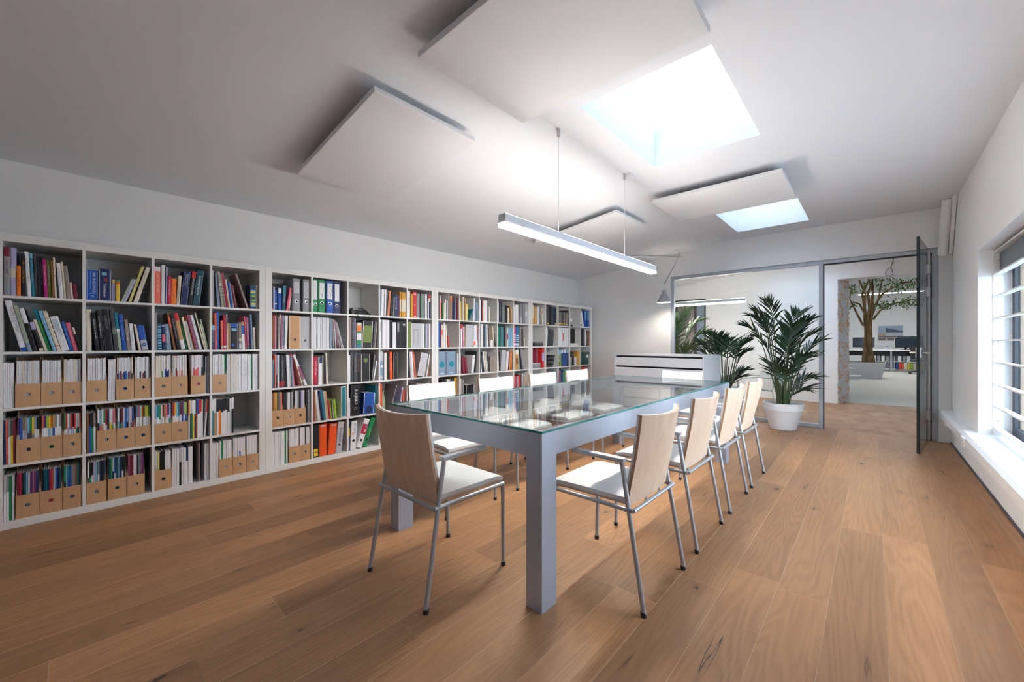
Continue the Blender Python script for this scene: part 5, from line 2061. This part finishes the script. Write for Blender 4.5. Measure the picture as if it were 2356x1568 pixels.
cell_items(2, 5, 2, """
n 0.8 18.4 95 0 bk R:20:82:4:14:ye R:20:82:16:26:ye
n 20.2 22.8 93 0 so R:22:84:92:97:lv
n 43.8 22.4 92 6 so R:22:84:92:97:lv
n 67.6 18.8 93 9 lg T:Kingspan:nv:d:62:80:6 D:26:18:dg
""")
cell_items(2, 5, 3, """
c 0.6 5.4 88 0 nv b50-80:ye
n 6.6 20 90 5 wh T:Schöck:bl:u:56:56:10 H:32 R:30:42:50:62:oc
n 26 19.4 92 30 wh b48-82:cr H:26 R:56:76:70:80:lb R:56:76:54:64:pp
n 47 15 92 34 gn H:24 R:60:72:40:60:lm
""")
cell_items(2, 5, 4, """
n 2 18 92 0 wh H:30
n 22 18 92 0 lg H:30
""", 'n')

# ---- third bookcase
cell_items(3, 1, 1, """
c 0.8 5 76 0 mr
c 6.2 3.4 90 0 dg
c 10.4 4.4 88 0 wh
15.4 5.4 72 0 rd
21.4 6 62 0 gn
28 7 62 0 iv
c 36 5 75 0 wh
c 43 4.6 70 0 lg
c 55.6 2.4 90 0 mr
58.4 8.6 92 0 tn
68 13 88 0 nv b78-100:mr
c 82 3 84 3 bg
85.6 6 80 1 mv
94 4.6 85 0 mr
""")
o = MB().box((-DEP + 0.01, 0, 0), (-0.004, 0.008, CW - 0.001)).build('divider_board', 'shelf_white', loc=(0, cell_origin(3, 1, 1)[0] + 0.5 * CW, cell_origin(3, 1, 1)[1] + 0.0005))
tag(o, 'thin white divider board splitting a top compartment of the third bookcase', 'divider')
cell_items(3, 1, 2, """
0.8 12.6 82 0 ye b92-100:bk
c 14 4.6 80 0 lg
19.6 7.6 92 0 iv
c 28 4 90 0 tn
34.6 10 66 0 py b88-100:ye
c 46.4 3 48 26 tl
75 7 92 4 wh
83 7 80 3 bg p:nv
91 6 76 2 bg
""")
cell_items(3, 2, 1, """
n 0.8 12.8 92 0 bl
14 5 90 0 mr
19.4 9.4 84 0 iv b55-78:sa
29.4 7 92 0 wh
c 38 4 86 -2 iv
c 44 4 82 -5 pp
50 5 44 -4 rd
""")
cell_items(3, 2, 2, """
c 1 5 88 0 dg p:lg
7.4 8 90 -1 wh b80-100:rd
c 17 3 88 -2 rd
c 22 6.4 80 -2.4 lv
c 29 4.6 80 -2.6 tn
x 36 36 90 0 lg
74 12 88 2 wh p:bl b8-26:sa
c 88 5 90 1 wh
c 93.6 5.4 88 0 mr b0-30:wh
""")
cell_items(3, 3, 1, """
n 0.8 41 89 0 bg D:46:28:tl R:30:70:8:10:wh
n 42.6 48 89 0 bg D:46:24:tl R:30:70:8:10:wh
c 93.4 5 80 0 wh
""")
cell_items(3, 3, 2, """
c 1 9 86 0 wh
n 20 12 70 -8 mr
n 33 11 66 -9 mr
n 60 14 72 9 wh D:84:14:bk
c 84 4 88 8 dg
""")
cell_items(3, 4, 1, """
0.8 20 78 0 sa
24 18 90 0 bk
c 45 8 88 0 iv
55 7 88 0 lg
64 14 90 0 bk
81 12 91 0 oc
""")
cell_items(3, 4, 2, """
c 1 6 88 0 iv
c 8 6 86 -2 lg
c 16 8 82 -3 gr
x 32 46 60 0 bk
""")
cell_items(3, 1, 3, """
0.8 8.8 88 0 wh
10 9 88 0 nv
c 19.8 5.6 88 0 or
26 7 88 0 wh
33.6 7 88 0 wh
41 7 88 0 wh
c 50 4 62 0 lv
55 7 63 0 iv
""")
cell_items(3, 1, 4, """
0.8 7.4 92 0 pu
c 9 5 90 0 wh
c 14.6 8 90 0 dg p:wh
c 23 9.4 88 0 nv
33.4 15 73 0 gg
50 9 76 0 bk
59.6 9 76 0 bk
70 11 66 0 iv
82 8 76 0 br
91 6.6 64 0 tn
""")
cell_items(3, 1, 5, """
1 12 76 0 wh
14 20 84 0 wh
n 40 20 92 0 gr b0-34:lg
n 66 16 92 0 gr
n 84 14 92 0 lg R:0:100:40:62:wh
""")
cell_items(3, 2, 3, """
c 1 8 90 0 gr p:dg
10 14 94 0 wh
26 9 88 0 dg
c 36 8 86 0 bg
46 9 94 -5 wh
c 58 6 80 -3 tp
c 68 14 30 0 wh
c 84 4 86 -8 iv
c 92 5 60 -9 dg
""")
cell_items(3, 2, 4, """
1 8 88 -1 or
10 7 87 -1 gn
18 6 87 -1 tl
25 7 87 -1 gg
33 9 87 -1 tl
43 12 90 0 bk
c 56 6 84 0 gr
c 63 8 82 0 iv b40-70:rd
72 8 84 0 lb
81 8 82 0 lb
90 8 82 0 lb
""")
cell_items(3, 2, 5, """
1 13 92 0 cr b6-16:wh b24-28:pp b34-38:pp b44-48:pp b54-58:pp
15 13 92 0 bl b6-16:wh b24-28:lb b34-38:lb b44-48:lb b54-58:lb
29 13 90 0 tl b6-16:wh b24-28:wh b34-38:wh b44-48:wh b54-58:wh
44 12 86 0 tp
57 12 84 -2 dg
c 76 6 40 0 iv
""")
cell_items(3, 3, 3, """
c 2 7 84 -2 dg
11 8 82 -8 wh p:bk
20 11 84 -10 bk p:wh
32 8 86 -11 wh
42 7 86 -12 iv
c 51 4 84 -13 lg
c 57 5 80 -12 bk
x 66 28 64 2 tp
""")
cell_items(3, 3, 4, """
c 2 5 84 0 dg
9 8 88 -5 iv
c 19 4 84 -6 bk
x 24 26 90 6 lg
c 54 6 84 8 wh
c 62 6 84 7 wh
c 70 5 84 6 mr
77 8 84 5 tn
87 6 84 4 or
c 94 4 84 1 dg
""")
cell_items(3, 3, 5, """
1 12 90 0 tn
14 20 88 0 tn b30-60:br b80-100:wh
38 8 92 -9 sg
47 11 92 -11 bk
72 12 94 -26 gr
""")
cell_items(3, 4, 4, """
c 1 12 84 0 wh
""")
cell_items(3, 4, 5, """
1 18 78 0 rd
20 8 76 0 mv
c 29 5 74 0 lg
35 12 78 0 rd
50 8 80 0 dg
c 60 6 84 2 wh
c 68 8 80 3 lg
c 78 8 76 4 tn
""")

# ---- farthest bookcase
cell_items(4, 1, 1, """
1 17 92 0 iv b0-32:oc
20 18 82 0 tn
40 12 86 0 wh
c 62 14 80 -8 gr
78 8 80 -4 iv b70-84:sa
c 88 8 80 0 lg
""")
cell_items(4, 1, 2, """
n 1 15 93 0 bk
n 17 15 93 0 dg b5-13:ye
n 33 15 93 0 bk
n 49 15 92 0 dg
n 65 15 92 0 nv
n 81 15 92 0 bk b5-13:ye
""")
cell_items(4, 1, 3, """
c 1 11 72 0 tp b12-20:ye
c 13 11 71 0 dg b12-20:ye
c 25 11 71 0 tp b11-19:ye
c 37 11 70 0 dg b11-19:ye
c 49 11 70 0 tp b10-18:ye
c 61 11 70 0 dg b10-18:ye
c 73 11 70 0 tp b9-17:ye
c 85 12 84 0 dg b60-68:ye
""")
cell_items(4, 1, 5, """
c 2 12 88 0 lv
n 24 18 88 -20 wh
n 44 22 92 -4 bl L:44:92:lb
n 74 22 92 0 bl L:44:92:lb
""")
cell_items(4, 2, 2, """
n 1 13 94 0 wh
x 16 60 86 6 dg
""")
cell_items(4, 2, 3, """
n 1 19 95 0 wh
n 20.4 19 95 0 wh
n 39.8 19 95 0 wh R:20:70:28:72:rd
n 59.2 19 95 0 wh
n 78.6 19 95 0 wh
""")
o = cell_items(4, 2, 4, """
x 1 97 94 0 bk
""")[0]
o.location.x, o.scale.x = -0.10, 0.9       # stands behind the papers
cell_items(4, 2, 5, """
n 1 26 92 0 bk
n 28 20 92 0 dg
c 50 14 92 0 wh
c 66 12 86 0 dg p:wh
76 20 86 0 br
""")
o = cell_items(4, 3, 1, """
x 1 78 96 0 mr
n 82 16 96 0 rd R:0:100:34:76:lv
""")[0]
o.location.x, o.scale.x = -0.11, 0.9
cell_items(4, 3, 3, """
1 30 86 0 ol b72-100:lb p:wh
33 18 86 0 dt b80-100:wh
52 24 86 0 bl b80-100:wh p:nv
78 18 86 0 nv b80-100:lb
""")
cell_items(4, 3, 4, """
c 1 8 50 0 wh
c 12 10 46 0 lg
25 24 74 0 bk T:X:wh:u:60:70:0
c 52 20 46 0 wh
74 22 76 0 oc
""")
cell_items(4, 4, 2, """
c 10 20 78 0 dg
40 20 80 0 cr
c 62 16 82 0 wh
80 16 84 0 tl
""")
cell_items(4, 4, 3, """
1 18 86 0 mv
21 28 86 0 nv p:lb
50 18 84 0 gn
70 26 86 0 lb p:bl
""")
cell_items(4, 4, 5, """
1 12 60 0 iv
16 40 92 0 rd
58 16 70 0 tn
78 14 66 0 iv
""")
if REST.f:
    o = REST.build('magazine_run', REST_M)
    tag(o, 'remaining tightly packed magazines in the lower rows of the bookcases', 'magazines', kind='stuff')

# ---- other things on the shelves
def shelf_spot(u, r, c, uu):
    y, z = cell_origin(u, r, c)
    return y + uu / 100 * CW, z


y, z = shelf_spot(2, 1, 3, 45)
t = tag(empty('projector', (-0.12, y, z)), 'black projector with a looping cable in an open top compartment', 'projector')
b = MB(); b.frustum((-0.10, 0.09, -0.13, 0.12, 0.0), (-0.085, 0.07, -0.12, 0.07, 0.05)); b.build('body', 'monitor_black', t, bevel=0.008)
MB().tube([(0.07, -0.09, 0.03), (0.095, -0.09, 0.03)], 0.022, 14).build('lens', 'rubber', t, smooth=True)
MB().box((-0.05, -0.07, 0.05), (0.04, 0.0, 0.075)).build('hump', 'monitor_black', t, bevel=0.006)
MB().tube([(0.05, -0.08, 0.05), (0.10, -0.06, 0.02), (0.125, -0.055, -0.01), (0.128, -0.03, -0.045), (0.128, 0.03, -0.05), (0.126, 0.07, -0.02), (0.10, 0.08, 0.02), (0.05, 0.06, 0.055), (0.0, 0.0, 0.07)], 0.003, 6).build('cable', 'cable_black', t, smooth=True)
MB().tube([(0.0, -0.11, 0.03), (0.04, -0.05, 0.075), (0.05, 0.04, 0.07), (0.03, 0.11, 0.03)], 0.005, 6).build('strap', 'cable_black', t, smooth=True)
y, z = shelf_spot(2, 4, 4, 18)
t = tag(empty('canvas_bag', (-0.10, y, z)), 'pale canvas bag with a dark drawstring beside the orange book', 'bag')
MB().lathe([(0.045, 0.0), (0.055, 0.03), (0.05, 0.14), (0.035, 0.20), (0.045, 0.235)], seg=16).build('body', cmat('sg'), t, smooth=True)
MB().tube([(0.05, -0.02, 0.20), (0.06, 0.0, 0.25), (0.055, 0.025, 0.23), (0.05, 0.02, 0.17)], 0.004, 6).build('drawstring', 'cable_black', t)
y, z = shelf_spot(4, 1, 4, 18)
t = tag(empty('paper_model', (-0.10, y, z)), 'small white card model in the empty top compartment', 'model')
MB().box((-0.04, -0.03, 0.0), (0.04, 0.03, 0.09)).build('shaft', 'white_gloss', t)
MB().box((-0.06, -0.05, 0.09), (0.06, 0.06, 0.145)).build('head', 'white_gloss', t)
y, z = shelf_spot(4, 1, 4, 42)
t = tag(empty('small_camera', (-0.08, y, z)), 'tiny dark camera beside the white card model', 'camera')
MB().box((-0.02, -0.02, 0), (0.02, 0.03, 0.03)).build('body', 'monitor_black', t)
MB().tube([(0.02, 0, 0.015), (0.035, 0, 0.015)], 0.01, 10).build('lens', 'rubber', t)
y, z = shelf_spot(4, 2, 1, 60)
t = tag(empty('storage_box', (-0.12, y, z)), 'low dark grey box in an almost empty compartment', 'box')
MB().box((-0.09, -0.11, 0), (0.09, 0.11, 0.055)).build('body', cmat('dg'), t, bevel=0.003)
MB().box((-0.093, -0.113, 0.055), (0.093, 0.113, 0.075)).build('lid', cmat('gr'), t, bevel=0.003)
y, z = shelf_spot(4, 2, 1, 10)
t = tag(empty('glass_jar', (-0.08, y, z)), 'short dark jar next to the low grey box', 'jar')
MB().lathe([(0.025, 0), (0.028, 0.04), (0.02, 0.05)], seg=14).build('body', 'monitor_black', t, smooth=True)
MB().lathe([(0.021, 0.05), (0.021, 0.06)], seg=14).build('lid', cmat('gr'), t)
y, z = shelf_spot(4, 3, 1, 36)
t = tag(empty('storage_box', (-0.058, y, z)), 'grey metal box before the maroon folder in the farthest bookcase', 'box')
MB().box((-0.042, -0.11, 0), (0.042, 0.10, 0.07)).build('body', cmat('gr'), t, bevel=0.003)
MB().box((-0.044, -0.112, 0.07), (0.044, 0.102, 0.085)).build('lid', cmat('lg'), t, bevel=0.003)
# stack of black trays
y, z = shelf_spot(4, 3, 2, 45)
for k in range(6):
    tr_ = MB()
    tr_.box((-0.12, -0.10, 0), (0.12, 0.10, 0.004)); tr_.box((-0.12, -0.10, 0.004), (0.12, -0.096, 0.03)); tr_.box((-0.12, 0.096, 0.004), (0.12, 0.10, 0.03)); tr_.box((-0.12, -0.1, 0.004), (-0.116, 0.1, 0.03)); tr_.box((0.116, -0.1, 0.004), (0.12, 0.1, 0.03))
    o = tr_.build('paper_tray', 'monitor_black' if k % 2 else cmat('dg'), loc=(-0.15, y + k * 0.011 - 0.02, z + 0.0006 + k * 0.034))
    tag(o, 'black paper tray, %s from the bottom of the slanting stack' % ORD[k], 'tray', 'black trays stacked in the farthest bookcase')
# papers in front of the black panel
y, z = shelf_spot(4, 2, 4, 50)
for k in range(4):
    o = MB().box((-0.06, -0.12, 0), (0.0, 0.11, 0.012)).build('paper_pad', ('paper', 'pot_white')[k % 2], loc=(-0.018 - 0.004 * k, y + 0.01 * (k % 2), z + 0.0006 + 0.0125 * k))
    tag(o, '%s paper pad from the shelf, before the black panel' % ORD[k], 'paper', 'papers in the farthest bookcase')
y, z = shelf_spot(4, 3, 5, 50)
t = tag(empty('storage_bin', (-0.17, y, z)), 'dark green storage bin with a white tag', 'bin')
b = MB(); b.frustum((-0.13, 0.14, -0.13, 0.135, 0.0), (-0.15, 0.16, -0.155, 0.155, 0.235)); b.build('body', mat('bin_green', (0.03, 0.09, 0.085), 0.7), t, bevel=0.008)
MB().box((0.15, 0.05, 0.13), (0.162, 0.11, 0.19)).build('tag_card', 'white_gloss', t)
